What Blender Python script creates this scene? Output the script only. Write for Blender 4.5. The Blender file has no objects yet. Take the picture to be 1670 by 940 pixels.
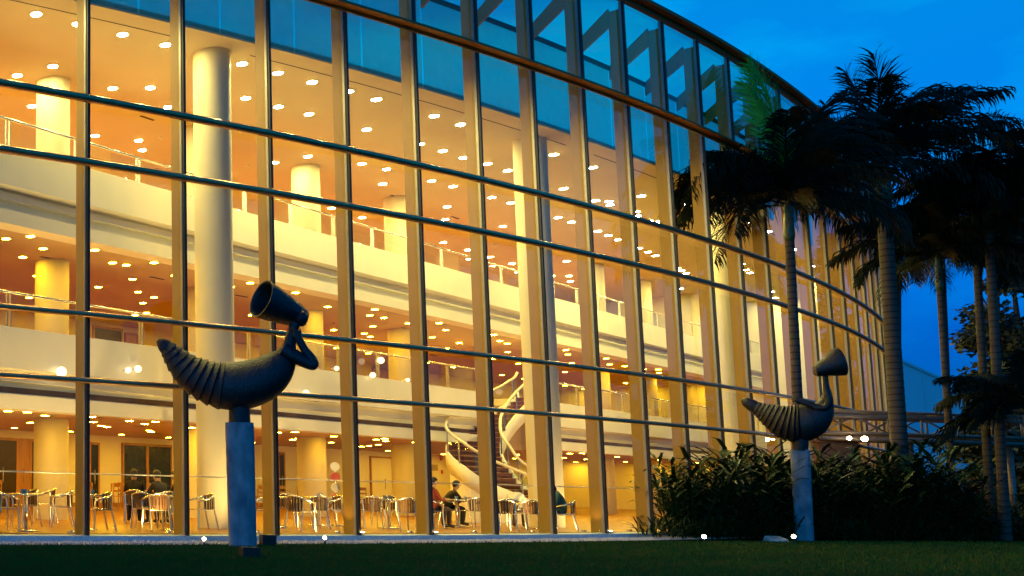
import bpy, bmesh, math, random
from mathutils import Vector, Matrix
R_ = math.radians
random.seed(7)
scene = bpy.context.scene
COL = scene.collection

# ------------------------------------------------------------------ camera model (from the photograph)
F, PPX, PPY, PITCH, ROLL = 1726.56, -250.086, 562.664, 0.113770, 0.027921
EYE = 1.2
cp, sp_, cr, sr = math.cos(PITCH), math.sin(PITCH), math.cos(ROLL), math.sin(ROLL)
FW = Vector((0, cp, sp_)); U0 = Vector((0, -sp_, cp)); R0 = Vector((1, 0, 0))
RT = cr * R0 + sr * U0; UP = -sr * R0 + cr * U0
O = Vector((0, 0, EYE))
def ray(x, y): return FW + RT * ((x - PPX) / F) + UP * ((PPY - y) / F)
def at_z(x, y, z): d = ray(x, y); return O + d * ((z - O.z) / d.z)
def at_Y(x, y, Y): d = ray(x, y); return O + d * (Y / d.y)

# facade arc
X0, Y0, PH, WD, KA = 4.748654, 20.825660, 0.385533, 2.426905, 0.0070706974
RAD = 1 / KA
CX, CY = X0 - math.sin(PH) * RAD, Y0 + math.cos(PH) * RAD
def arc(s, d, z=0.0):
    a = PH + s * WD / RAD
    return Vector((CX + math.sin(a) * (RAD - d), CY - math.cos(a) * (RAD - d), z))
def arc_sd(P):
    vx, vy = P.x - CX, P.y - CY
    return ((math.atan2(vx, -vy) - PH) * RAD / WD, RAD - math.hypot(vx, vy))
def arc_heading(s): return PH + s * WD / RAD
# straight balcony line
_l = math.hypot(.808, .589)
FD = Vector((.808 / _l, .589 / _l, 0)); FN = Vector((-FD.y, FD.x, 0)); FP = Vector((5.7103, 24.7448, 0))
FANG = math.atan2(FD.y, FD.x)
def fas(u, v, z=0.0): P = FP + FD * u + FN * v; return Vector((P.x, P.y, z))
def uv_of(P): q = P - FP; return q.x * FD.x + q.y * FD.y, q.x * FN.x + q.y * FN.y
def at_v(x, y, v):
    d = ray(x, y); q = O - FP
    t = (v - (q.x * FN.x + q.y * FN.y)) / (d.x * FN.x + d.y * FN.y)
    return O + d * t

cam = bpy.data.cameras.new("camera"); camo = bpy.data.objects.new("camera", cam); COL.objects.link(camo)
M = Matrix((RT, UP, -FW)).transposed().to_4x4(); M.translation = O
camo.matrix_world = M
cam.sensor_fit = 'HORIZONTAL'; cam.sensor_width = 36.0; cam.lens = F / 1670 * 36
cam.shift_x = (835 - PPX) / 1670; cam.shift_y = (PPY - 470) / 1670
cam.clip_start = .1; cam.clip_end = 3000
scene.camera = camo

# ------------------------------------------------------------------ materials
def nodes(name):
    m = bpy.data.materials.new(name); m.use_nodes = True
    nt = m.node_tree; nt.nodes.clear()
    return m, nt, nt.nodes.new('ShaderNodeOutputMaterial')
def pbr(name, c, rough=.6, metal=0.0, var=.15, scale=6.0, bump=0.0, bscale=40.0, c2=None, spec=.5, stretch=None, transl=0.0):
    m, nt, out = nodes(name); N = nt.nodes; L = nt.links
    b = N.new('ShaderNodeBsdfPrincipled'); L.new(b.outputs[0], out.inputs[0])
    b.inputs['Roughness'].default_value = rough; b.inputs['Metallic'].default_value = metal
    b.inputs['Specular IOR Level'].default_value = spec
    tc = N.new('ShaderNodeTexCoord'); vec = tc.outputs['Object']
    if stretch:
        mp = N.new('ShaderNodeMapping'); mp.inputs['Scale'].default_value = stretch; L.new(vec, mp.inputs[0]); vec = mp.outputs[0]
    nz = N.new('ShaderNodeTexNoise'); nz.inputs['Scale'].default_value = scale; nz.inputs['Detail'].default_value = 5; L.new(vec, nz.inputs['Vector'])
    mx = N.new('ShaderNodeMix'); mx.data_type = 'RGBA'
    rmp = N.new('ShaderNodeValToRGB'); rmp.color_ramp.elements[0].position = .35; rmp.color_ramp.elements[1].position = .68
    L.new(nz.outputs[0], rmp.inputs[0]); L.new(rmp.outputs[0], mx.inputs['Factor'])
    d = c2 or tuple(x * (1 - var) for x in c)
    mx.inputs[6].default_value = (*c, 1); mx.inputs[7].default_value = (*d, 1)
    L.new(mx.outputs[2], b.inputs['Base Color'])
    if bump:
        n2 = N.new('ShaderNodeTexNoise'); n2.inputs['Scale'].default_value = bscale; n2.inputs['Detail'].default_value = 4; L.new(vec, n2.inputs['Vector'])
        bp = N.new('ShaderNodeBump'); bp.inputs['Strength'].default_value = bump; bp.inputs['Distance'].default_value = .02
        L.new(n2.outputs[0], bp.inputs['Height']); L.new(bp.outputs[0], b.inputs['Normal'])
    return m
def emit(name, c, s):
    m, nt, out = nodes(name); e = nt.nodes.new('ShaderNodeEmission')
    e.inputs[0].default_value = (*c, 1); e.inputs[1].default_value = s; nt.links.new(e.outputs[0], out.inputs[0]); return m
def glass(name, tint, ior=1.45, rough=0.0, gain=1.0):
    m, nt, out = nodes(name); N = nt.nodes; L = nt.links
    t = N.new('ShaderNodeBsdfTransparent'); t.inputs[0].default_value = (*tint, 1)
    g = N.new('ShaderNodeBsdfGlossy'); g.inputs['Roughness'].default_value = rough; g.inputs[0].default_value = (1, 1, 1, 1)
    geo = N.new('ShaderNodeNewGeometry')
    mr = N.new('ShaderNodeMix'); mr.inputs[2].default_value = ior; mr.inputs[3].default_value = 1 / ior; L.new(geo.outputs['Backfacing'], mr.inputs[0])
    fr = N.new('ShaderNodeFresnel'); L.new(mr.outputs[0], fr.inputs[0])
    ma = N.new('ShaderNodeMath'); ma.operation = 'MULTIPLY'; ma.use_clamp = True; ma.inputs[1].default_value = gain; L.new(fr.outputs[0], ma.inputs[0])
    mx = N.new('ShaderNodeMixShader'); L.new(ma.outputs[0], mx.inputs[0]); L.new(t.outputs[0], mx.inputs[1]); L.new(g.outputs[0], mx.inputs[2])
    L.new(mx.outputs[0], out.inputs[0]); return m

WARM = (1.0, .50, .125)
m_wall = pbr("warm_white_plaster", (.86, .82, .68), .7, var=.04, scale=1.5)
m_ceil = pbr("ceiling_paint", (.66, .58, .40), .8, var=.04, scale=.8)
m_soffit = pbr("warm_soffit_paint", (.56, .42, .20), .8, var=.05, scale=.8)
m_col = pbr("column_paint", (.66, .60, .44), .55, var=.05, scale=2)
m_upst = pbr("pale_blue_panel", (.72, .93, .96), .5, .0, var=.10, scale=1.2)
def frosted(name, tint, white, mixf):
    m, nt, out = nodes(name); N = nt.nodes; L = nt.links
    t = N.new('ShaderNodeBsdfTransparent'); t.inputs[0].default_value = (*tint, 1); d = N.new('ShaderNodeBsdfDiffuse'); d.inputs[0].default_value = (*white, 1)
    tc = N.new('ShaderNodeTexCoord'); z = N.new('ShaderNodeTexNoise'); z.inputs['Scale'].default_value = .9; z.inputs['Detail'].default_value = 6; L.new(tc.outputs['Object'], z.inputs[0])
    mr = N.new('ShaderNodeMapRange'); mr.inputs[1].default_value = .3; mr.inputs[2].default_value = .7; mr.inputs[3].default_value = mixf - .08; mr.inputs[4].default_value = mixf + .08; L.new(z.outputs[0], mr.inputs[0])
    x = N.new('ShaderNodeMixShader'); L.new(mr.outputs[0], x.inputs[0]); L.new(t.outputs[0], x.inputs[1]); L.new(d.outputs[0], x.inputs[2]); L.new(x.outputs[0], out.inputs[0]); return m
m_cler = frosted("frosted_glass", (.75, .85, .80), (.6, .8, .8), .38)
m_fin = pbr("champagne_metal", (.40, .225, .035), .55, .0, var=.05, scale=2)
m_steel = pbr("brushed_steel", (.30, .28, .26), .42, .5, var=.12, scale=8)
m_rail = pbr("rail_metal", (.62, .36, .19), .28, .75, var=.15, scale=5)
m_bronze_rail = pbr("bronze_channel", (.26, .10, .012), .65, .0, var=.15, scale=4)
m_gasket = pbr("black_gasket", (.008, .008, .010), .5, var=.1)
m_dark = pbr("dark_door", (.035, .015, .010), .45, var=.3, scale=4)
m_dark2 = pbr("dark_glazing", (.012, .022, .04), .2, var=.2)
m_wood = pbr("orange_wood", (.48, .22, .07), .4, var=.3, scale=4, stretch=(1, 1, .2))
m_floor = pbr("foyer_floor", (.32, .13, .016), .4, var=.25, scale=3)
m_nosing = pbr("pale_nosing", (.40, .20, .08), .6)
m_handrail = pbr("cream_handrail", (.80, .72, .52), .35)
m_carpet = pbr("stair_carpet", (.20, .06, .018), .9, var=.3, scale=20)
m_glass = glass("facade_glass", (.90, .86, .73), 1.5, gain=.72)
m_roofglass = glass("roof_glass", (.95, .97, .97), 1.5)
m_glass2 = glass("balustrade_glass", (.88, .93, .90), 1.5, gain=1.0)
m_lampring = pbr("lamp_trim", (.75, .72, .68), .4, .3)
m_lampon = emit("lamp_glow", (1.0, .86, .30), 660)
m_lampon2 = emit("orange_lamp_glow", (1.0, .62, .02), 390)
m_lampon3 = emit("amber_lamp_glow", (1.0, .60, .03), 390)
m_lamp_reflection = emit("lamp_reflection_glow", (1.0, .80, .48), 3.5)  # glow of the lamp reflections modelled as globes
m_spot = emit("floodlight_lens", (1.0, .72, .38), 60)
m_black = pbr("black_housing", (.012, .011, .011), .5, var=.2)
m_alu = pbr("polished_aluminium", (.72, .70, .67), .25, .95, var=.08)
m_chairslat = pbr("dark_wicker", (.10, .045, .02), .5, var=.3, scale=15)
m_chairwood = pbr("honey_wood", (.55, .27, .08), .4, var=.25, scale=8)
m_grille = pbr("brown_grille", (.24, .12, .05), .7, c2=(.12, .06, .025), scale=1.2, stretch=(1, 1, .01))
m_slot = pbr("slot_shadow_gap", (.05, .035, .02), .8)
m_plinth = pbr("pale_granite", (.42, .56, .62), .55, var=.22, scale=14)
m_pebble = pbr("white_pebbles", (.62, .58, .54), .7, var=.55, scale=30, bump=.8, bscale=30)
m_lawn = pbr("lawn_soil", (.005, .026, .002), .95, spec=0, var=.4, scale=1.2, bump=.5, bscale=60)
m_grass = pbr("grass_blades", (.010, .095, .010), .75, c2=(.085, .080, .012), scale=5, spec=.12)
m_ped = pbr("mottled_stone", (.25, .27, .30), .8, c2=(.10, .12, .15), scale=5, bump=.35, bscale=25, stretch=(1, 1, .45))
m_bronze = pbr("dark_bronze", (.010, .015, .022), .50, .25, c2=(.004, .008, .012), scale=7, bump=1.0, bscale=26, stretch=(1, 1, .5))
m_bronze2 = pbr("brown_bronze", (.020, .018, .020), .52, .2, c2=(.009, .009, .012), scale=7, bump=1.0, bscale=22, stretch=(1, 1, .5))
def trunk_mat():
    m, nt, out = nodes("ringed_palm_bark"); N = nt.nodes; L = nt.links
    b = N.new('ShaderNodeBsdfPrincipled'); L.new(b.outputs[0], out.inputs[0]); b.inputs['Roughness'].default_value = .85
    tc = N.new('ShaderNodeTexCoord'); w = N.new('ShaderNodeTexWave'); w.bands_direction = 'Z'; w.inputs['Scale'].default_value = 1.5
    w.inputs['Distortion'].default_value = 1.2; w.inputs['Detail'].default_value = 3; L.new(tc.outputs['Object'], w.inputs[0])
    r = N.new('ShaderNodeValToRGB'); r.color_ramp.elements[0].position = .03; r.color_ramp.elements[0].color = (.028, .02, .016, 1)
    r.color_ramp.elements[1].position = .22; r.color_ramp.elements[1].color = (.085, .062, .046, 1)
    L.new(w.outputs[0], r.inputs[0])
    nz = N.new('ShaderNodeTexNoise'); nz.inputs['Scale'].default_value = 5; L.new(tc.outputs['Object'], nz.inputs[0])
    mx = N.new('ShaderNodeMix'); mx.data_type = 'RGBA'; mx.blend_type = 'MULTIPLY'; mx.inputs[0].default_value = .6
    L.new(r.outputs[0], mx.inputs[6]); L.new(nz.outputs[1], mx.inputs[7]); L.new(mx.outputs[2], b.inputs['Base Color']); return m
m_trunk = trunk_mat()
m_shaft = pbr("green_crownshaft", (.045, .075, .03), .45, var=.3)
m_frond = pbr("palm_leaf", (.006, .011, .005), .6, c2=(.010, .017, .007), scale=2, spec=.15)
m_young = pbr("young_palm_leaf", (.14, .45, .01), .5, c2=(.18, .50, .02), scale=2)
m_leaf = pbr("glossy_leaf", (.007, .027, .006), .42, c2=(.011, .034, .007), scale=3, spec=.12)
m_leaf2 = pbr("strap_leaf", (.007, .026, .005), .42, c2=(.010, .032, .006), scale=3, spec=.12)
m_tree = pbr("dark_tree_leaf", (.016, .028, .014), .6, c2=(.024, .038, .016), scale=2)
m_red = pbr("red_leaf", (.16, .022, .02), .5, c2=(.10, .03, .02), scale=3)
m_bark = pbr("tree_bark", (.06, .045, .035), .9, var=.4, scale=6)
m_truss = pbr("painted_truss_steel", (.20, .155, .12), .5, .3, var=.2)
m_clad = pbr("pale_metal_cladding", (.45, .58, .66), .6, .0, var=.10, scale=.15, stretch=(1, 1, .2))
m_brick = pbr("brown_wall", (.16, .085, .06), .8, var=.3)
m_plaque = pbr("cream_stone", (.62, .55, .42), .6, var=.15)
m_flower = pbr("pale_pink_petal", (.75, .5, .4), .5, var=.2)

# ------------------------------------------------------------------ mesh builder
class MB:
    def __init__(s): s.v = []; s.f = []; s.mi = []; s.m = 0
    def add(s, vs, fs):
        k = len(s.v); s.v += [tuple(v) for v in vs]
        for f in fs: s.f.append(tuple(i + k for i in f)); s.mi.append(s.m)
    def mat(s, i): s.m = i; return s
    def box(s, c, sx, sy, sz, ax=None, ay=None, az=None):
        c = Vector(c); ax = ax or Vector((1, 0, 0)); ay = ay or Vector((0, 1, 0)); az = az or Vector((0, 0, 1))
        vs = [c + ax * (i * sx / 2) + ay * (j * sy / 2) + az * (k * sz / 2) for k in (-1, 1) for j in (-1, 1) for i in (-1, 1)]
        s.add(vs, [(0, 2, 3, 1), (4, 5, 7, 6), (0, 1, 5, 4), (2, 6, 7, 3), (0, 4, 6, 2), (1, 3, 7, 5)])
        return s
    def tube(s, pts, r, n=8, cap=True, up=None):
        pts = [Vector(p) for p in pts]; m = len(pts)
        rs = r if isinstance(r, (list, tuple)) else [r] * m
        rings = []; pr = None
        for i, p in enumerate(pts):
            t = (pts[min(i + 1, m - 1)] - pts[max(i - 1, 0)])
            t = t.normalized() if t.length > 1e-9 else Vector((0, 0, 1))
            if pr is None:
                a = up or (Vector((0, 0, 1)) if abs(t.z) < .9 else Vector((1, 0, 0)))
                n1 = t.cross(a).normalized()
            else:
                n1 = (pr - t * pr.dot(t)).normalized()
            pr = n1; n2 = t.cross(n1)
            ri = rs[i]; ra, rb = ri if isinstance(ri, (list, tuple)) else (ri, ri)
            rings.append([p + n1 * (math.cos(2 * math.pi * k / n) * ra) + n2 * (math.sin(2 * math.pi * k / n) * rb) for k in range(n)])
        vs = [v for q in rings for v in q]; fs = []
        for i in range(m - 1):
            for k in range(n):
                fs.append((i * n + k, i * n + (k + 1) % n, (i + 1) * n + (k + 1) % n, (i + 1) * n + k))
        if cap: fs.append(tuple(range(n))[::-1]); fs.append(tuple((m - 1) * n + k for k in range(n)))
        s.add(vs, fs); return s
    def lathe(s, prof, c=(0, 0, 0), n=20):
        c = Vector(c); vs = []; fs = []
        for r, z in prof:
            for k in range(n): vs.append(c + Vector((r * math.cos(2 * math.pi * k / n), r * math.sin(2 * math.pi * k / n), z)))
        for i in range(len(prof) - 1):
            for k in range(n): fs.append((i * n + k, i * n + (k + 1) % n, (i + 1) * n + (k + 1) % n, (i + 1) * n + k))
        fs.append(tuple(range(n))[::-1]); fs.append(tuple((len(prof) - 1) * n + k for k in range(n)))
        s.add(vs, fs); return s
    def sweep(s, prof, fn, params, closed=True, caps=True):
        n = len(prof); vs = [fn(t, a, z) for t in params for a, z in prof]; fs = []
        for i in range(len(params) - 1):
            for k in range(n if closed else n - 1):
                j = (k + 1) % n; fs.append((i * n + k, (i + 1) * n + k, (i + 1) * n + j, i * n + j))
        if closed and caps: fs.append(tuple(range(n))); fs.append(tuple((len(params) - 1) * n + k for k in range(n))[::-1])
        s.add(vs, fs); return s
    def quad(s, a, b, c, d): s.add([a, b, c, d], [(0, 1, 2, 3)]); return s
    def build(s, name, mats, parent=None, smooth=False, base=None):
        me = bpy.data.meshes.new(name)
        if parent is not None and base is None: base = Vector(parent.get('_base', (0, 0, 0))) 
        base = Vector(base) if base is not None else Vector((0, 0, 0))
        me.from_pydata([tuple(Vector(v) - base) for v in s.v], [], s.f)
        mats = mats if isinstance(mats, (list, tuple)) else [mats]
        for m in mats: me.materials.append(m)
        me.polygons.foreach_set('material_index', s.mi)
        if smooth: me.polygons.foreach_set('use_smooth', [True] * len(me.polygons))
        me.update()
        if smooth == 'auto': me.set_sharp_from_angle(angle=R_(35))
        o = bpy.data.objects.new(name, me); COL.objects.link(o)
        if parent is not None: o.parent = parent
        return o
def tag(o, label=None, cat=None, group=None, kind=None):
    if label: o['label'] = label
    if cat: o['category'] = cat
    if group: o['group'] = group
    if kind: o['kind'] = kind
    return o
def thing(name, label, cat, loc=(0, 0, 0), rz=0, group=None):
    o = bpy.data.objects.new(name, None); COL.objects.link(o); o.location = loc; o.rotation_euler = (0, 0, rz)
    o.empty_display_size = .2
    return tag(o, label, cat, group)
def dup(o, parent=None):
    c = o.copy(); COL.objects.link(c)
    if parent is not None: c.parent = parent
    for ch in list(o.children): dup(ch, c)
    return c
def frange(a, b, st):
    n = max(1, int(round((b - a) / st))); return [a + (b - a) * i / n for i in range(n + 1)]

# ------------------------------------------------------------------ sky
w = bpy.data.worlds.new("World"); scene.world = w; w.use_nodes = True
nt = w.node_tree; nt.nodes.clear(); N = nt.nodes; L = nt.links
out = N.new('ShaderNodeOutputWorld'); bg = N.new('ShaderNodeBackground'); L.new(bg.outputs[0], out.inputs[0])
sky = N.new('ShaderNodeTexSky'); sky.sky_type = 'NISHITA'; sky.sun_disc = False
SUN_EL, SUN_ROT = R_(8.0), R_(215)
sky.sun_elevation = SUN_EL; sky.sun_rotation = SUN_ROT; sky.air_density = 1.0; sky.dust_density = .3; sky.ozone_density = 5.0
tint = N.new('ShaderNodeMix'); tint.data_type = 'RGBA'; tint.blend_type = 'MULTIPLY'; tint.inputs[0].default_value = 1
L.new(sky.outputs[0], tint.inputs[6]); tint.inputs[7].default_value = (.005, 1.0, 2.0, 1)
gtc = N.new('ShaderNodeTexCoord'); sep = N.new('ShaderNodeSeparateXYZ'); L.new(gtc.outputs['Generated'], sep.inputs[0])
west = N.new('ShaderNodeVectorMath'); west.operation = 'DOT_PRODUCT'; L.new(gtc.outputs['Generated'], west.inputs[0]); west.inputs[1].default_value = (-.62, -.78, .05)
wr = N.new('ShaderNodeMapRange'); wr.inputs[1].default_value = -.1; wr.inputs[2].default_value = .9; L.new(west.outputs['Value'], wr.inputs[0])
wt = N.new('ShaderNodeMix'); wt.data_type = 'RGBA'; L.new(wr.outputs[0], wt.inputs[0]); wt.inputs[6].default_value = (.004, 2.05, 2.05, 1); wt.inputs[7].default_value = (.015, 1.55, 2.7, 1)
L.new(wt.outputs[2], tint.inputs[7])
hz = N.new('ShaderNodeValToRGB'); L.new(sep.outputs[2], hz.inputs[0]); e = hz.color_ramp.elements
e[0].position = 0.0; e[0].color = (.12, .09, .30, 1); e[1].position = .34; e[1].color = (1, 1, 1, 1)
q = e.new(.09); q.color = (.3, .17, .50, 1); q = e.new(.20); q.color = (.7, .55, .85, 1)
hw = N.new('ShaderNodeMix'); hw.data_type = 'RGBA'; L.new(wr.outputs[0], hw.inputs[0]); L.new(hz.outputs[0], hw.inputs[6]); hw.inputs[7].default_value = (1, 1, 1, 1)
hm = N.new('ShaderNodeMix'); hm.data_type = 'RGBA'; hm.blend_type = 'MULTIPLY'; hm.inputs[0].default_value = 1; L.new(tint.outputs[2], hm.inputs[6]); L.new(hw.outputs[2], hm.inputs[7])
tc = N.new('ShaderNodeTexCoord'); mp = N.new('ShaderNodeMapping'); mp.inputs['Scale'].default_value = (1, 1, 2.2); mp.inputs['Location'].default_value = (.7, 3.1, 2.2); L.new(tc.outputs['Generated'], mp.inputs[0])
nz = N.new('ShaderNodeTexNoise'); nz.inputs['Scale'].default_value = 5.5; nz.inputs['Detail'].default_value = 6; nz.inputs['Roughness'].default_value = .55; L.new(mp.outputs[0], nz.inputs['Vector'])
rp = N.new('ShaderNodeValToRGB'); rp.color_ramp.elements[0].position = .42; rp.color_ramp.elements[0].color = (1, 1, 1, 1)
rp.color_ramp.elements[1].position = .60; rp.color_ramp.elements[1].color = (.9, .64, .87, 1)
L.new(nz.outputs[0], rp.inputs[0])
cl = N.new('ShaderNodeMix'); cl.data_type = 'RGBA'; cl.blend_type = 'MULTIPLY'; cl.inputs[0].default_value = 1
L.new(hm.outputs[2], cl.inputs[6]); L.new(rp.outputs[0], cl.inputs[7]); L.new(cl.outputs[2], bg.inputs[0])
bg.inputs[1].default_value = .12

# ------------------------------------------------------------------ ground
ZL = -.14
def add_ground():
    mb = MB(); mb.quad((-1500, -1500, ZL), (1500, -1500, ZL), (1500, 1500, ZL), (-1500, 1500, ZL))
    tag(mb.build("lawn", m_lawn), kind='structure')
    mb = MB(); rnd = random.Random(3)
    n = 0
    while n < 150000:
        px = rnd.uniform(-30, 1700); py = rnd.uniform(884, 946)
        P = at_z(px, py, ZL)
        if arc_sd(P)[1] > -.85 or P.y < 8: continue
        h = rnd.uniform(.025, .075); a = rnd.uniform(0, 6.28); wv = .008
        dx, dy = math.cos(a) * wv, math.sin(a) * wv; lx, ly = rnd.gauss(0, .014), rnd.gauss(0, .014)
        z = ZL + .002
        mb.add([(P.x - dx, P.y - dy, z), (P.x + dx, P.y + dy, z), (P.x + lx, P.y + ly, z + h)], [(0, 1, 2)])
        n += 1
    tag(mb.build("grass", m_grass), kind='stuff')
    mb = MB(); mb.sweep([(-.85, ZL + .01), (-.85, ZL + .02), (-.14, ZL + .02), (-.14, ZL + .01)], lambda s, d, z: arc(s, d, z), frange(-4, 30, .5))
    for i in range(3200):
        s = rnd.uniform(-1.5, 9.5); d = rnd.uniform(-.95, -.2); r = rnd.uniform(.02, .05)
        c = arc(s, d, ZL + .02); vs = [c + Vector((r * rnd.uniform(.6, 1.3), 0, 0)), c + Vector((0, r * rnd.uniform(.6, 1.3), 0)), c - Vector((r, 0, 0)), c - Vector((0, r, 0)), c + Vector((0, 0, r * .9))]
        mb.add(vs, [(0, 1, 4), (1, 2, 4), (2, 3, 4), (3, 0, 4)])
    tag(mb.build("pebbles", m_pebble), kind='stuff')
add_ground()

# ------------------------------------------------------------------ the concert hall
S0, S1 = -4.0, 32.0
ZT = 15.391
RAILS = [2.990, 4.298, 7.374, 8.696]
ZR5 = 12.096
CEIL = 11.55
DC = 1.40          # ceiling edge behind the glass
ZRO = 14.12
VB = 9.0           # back wall
F1T, F1B, F2T, F2B = 4.36, 2.55, 8.45, 6.67
hall = thing("concert_hall", "tall curved glass fronted concert hall glowing orange from inside at dusk", "concert hall")
def part(mb, name, mats, smooth=False, parent=hall): return mb.build(name, mats, parent, smooth)
A = lambda s, d, z: arc(s, d, z)
U = lambda u, v, z: fas(u, v, z)
# extents on the straight line
def u_at_arc(dmin):
    u = 0.0
    while arc_sd(fas(u, 0))[1] > dmin: u += .1
    return u
UE = u_at_arc(.75); US = -14.0
def back_d(s, v):   # d of the radial line from the facade at s where it meets line v
    d = 0.0
    while d < 60 and uv_of(arc(s, d))[1] < v: d += .05
    return d
ss = frange(S0, S1, .5)
# plinth
part(MB().sweep([(-.14, ZL), (-.14, -.012), (.30, -.012), (.30, ZL)], A, ss), "plinth", m_plinth)
# ground floor and ceiling sheets between arc and back line
def sheet(name, z0, z1, dfront, vback, mat, parent=hall):
    mb = MB(); bd = [max(dfront + .3, back_d(s, vback)) for s in ss]
    n = len(ss)
    vs = [arc(s, dfront, z1) for s in ss] + [arc(s, b, z1) for s, b in zip(ss, bd)] + [arc(s, dfront, z0) for s in ss] + [arc(s, b, z0) for s, b in zip(ss, bd)]
    fs = []
    for i in range(n - 1):
        fs += [(i, i + 1, n + i + 1, n + i), (2 * n + i, 3 * n + i, 3 * n + i + 1, 2 * n + i + 1), (i, 2 * n + i, 2 * n + i + 1, i + 1), (n + i, n + i + 1, 3 * n + i + 1, 3 * n + i)]
    mb.add(vs, fs); return part(mb, name, mat, parent=parent)
sheet("foyer_floor", -.12, 0.0, .31, VB + .3, m_floor)
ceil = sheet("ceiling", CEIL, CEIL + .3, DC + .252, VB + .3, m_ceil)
mb = MB()
for a, b in ((-3.9, 1.62), (2.62, 8.3), (9.0, 22)):
    mb.sweep([(DC + .55, CEIL - .004), (DC + .59, CEIL - .004)], A, frange(a, b, .5), closed=False)
part(mb, "shadow_gap", m_slot, parent=ceil)
rv = random.Random(12)
for z, vs0 in ((CEIL - .004, (2.5, 5.5)), (F2B - .004, (2.2, 5.4)), (F1B - .004, (2.6, 5.8))):
    for k in range(12):
        c_ = fas(-4 + k * 4.6 + rv.uniform(-.6, .6), rv.choice(vs0) + rv.uniform(-.3, .3), z)
        MB().box(c_, .62, .09, .006, FD, FN).build("air_slot", m_slot, ceil)
        c_ = fas(-2 + k * 4.6, rv.choice(vs0) + .9, z - .012); MB().lathe([(.05, -.02), (.06, .012)], c_, 12).build("smoke_detector", m_lampring, ceil)
# upstand wall above the ceiling edge + roof deck
part(MB().sweep([(DC, CEIL), (DC, CEIL + .05), (DC + .25, CEIL + .05), (DC + .25, CEIL)], A, ss), "ceiling_edge", m_ceil)
for k in range(-4, 31): part(MB().sweep([(DC + .03, CEIL + .054), (DC + .03, ZRO)], A, [k + .012, k + .5, k + .988], closed=False), "clerestory_panel", m_cler)
part(MB().sweep([(DC - .05, ZRO + .004), (DC - .05, ZRO + .10), (DC + .05, ZRO + .10), (DC + .05, ZRO + .004)], A, ss), "gutter_trim", m_gasket)
sheet("roof_deck", CEIL + .305, CEIL + .36, DC + .35, VB + .3, m_upst)
# roof beams
def strip_box(mb, s, prof, half):
    # plate in the radial plane at s, thickness 2*half
    h = Vector((math.cos(arc_heading(s)), math.sin(arc_heading(s)), 0)); n = len(prof)
    vs = [arc(s, d, z) - h * half for d, z in prof] + [arc(s, d, z) + h * half for d, z in prof]
    fs = [tuple(range(n)), tuple(range(2 * n - 1, n - 1, -1))] + [(i, n + i, n + (i + 1) % n, (i + 1) % n) for i in range(n)]
    mb.add(vs, fs)
for k in range(-1, 30):
    mb = MB(); strip_box(mb, k, [(.33, 14.55), (.33, 15.09), (DC, 14.22), (DC, 13.80)], .045)
    part(mb, "roof_beam", m_fin)
mb = MB(); mb.sweep([(.06, 15.22), (DC - .02, ZRO + .13)], A, frange(S0, 30, .5), closed=False)
part(mb, "roof_glazing", m_roofglass)
# stub brackets under beams on the upstand
# facade fins, mullions
FINS = range(-3, 31)
for k in FINS:
    mb = MB(); mb.mat(0); strip_box(mb, k, [(.05, 0.0), (.05, 15.0), (.325, 15.0), (.325, 0.0)], .03)
    o = part(mb, "facade_fin", m_fin)
    mb = MB(); strip_box(mb, k, [(-.015, -.01), (-.015, 15.2), (.048, 15.2), (.048, -.01)], .045)
    mb.build("mullion", m_steel, o)
    mb = MB(); strip_box(mb, k, [(-.075, -.012), (-.075, 15.2), (-.017, 15.2), (-.017, -.012)], .032)
    mb.build("gasket", m_gasket, o)
# panes, one per bay
for k in range(-3, 30):
    mb = MB(); e = .024
    mb.sweep([(0.02, 0.0), (0.02, 15.2)], A, [k + e, k + .5, k + 1 - e], closed=False)
    part(mb, "glass_pane", m_glass)
# rails in front of the glass
def arc_tube(mb, d, z, r, s0, s1, n=12):
    mb.tube([arc(s, d, z) for s in frange(s0, s1, .5)], r, n)
for z, r in zip(RAILS, (.058, .062, .082, .086)):
    mb = MB()
    for k in range(-3, 30): arc_tube(mb, -.16, z, r, k + .005, k + .995)
    for k in FINS: mb.tube([arc(k - .02, -.16, z), arc(k + .02, -.16, z)], r * .93, 10)
    part(mb, "facade_rail", m_rail, 'auto')
mb = MB(); mb.sweep([(-.36, ZR5 + .0), (-.36, ZR5 + .06), (-.10, ZR5 + .10), (-.10, ZR5 - .06), (-.14, ZR5 - .06), (-.16, ZR5 + .0)], A, ss)
part(mb, "rain_channel", m_bronze_rail)
mb = MB(); mb.sweep([(-.28, ZT - .02), (-.28, ZT + .07), (.08, ZT + .09), (.08, ZT - .13), (-.06, ZT - .13), (-.06, ZT - .02)], A, ss)
part(mb, "roof_edge", m_bronze_rail)
# end walls and back walls
mb = MB()
for s in (S0, ):
    b = back_d(s, VB)
    mb.quad(arc(s, .35, 0), arc(s, b, 0), arc(s, b, CEIL), arc(s, .35, CEIL))
MB().sweep([(.36, 0), (.36, CEIL), (.50, CEIL), (.50, 0)], lambda t, a, z: arc(24.4 + (a - .36) * .4, t, z), [.36, 3, 8]).build('end_wall', m_wall, hall)
b = back_d(30.4, VB)
mb.quad(arc(30.4, .35, 0), arc(30.4, b, 0), arc(30.4, b, CEIL), arc(30.4, .35, CEIL))
part(mb, "end_wall", m_wall)
mb = MB()
mb.box(fas((US + UE) / 2 + 6, VB + .1, CEIL / 2), UE - US + 30, .2, CEIL, FD, FN)
part(mb, "back_wall", m_wall)

MB().box(fas(50, (.7 + VB) / 2, CEIL / 2), .2, VB - .7, CEIL - .02, FD, FN).build('cross_wall', m_wall, hall)
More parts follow.
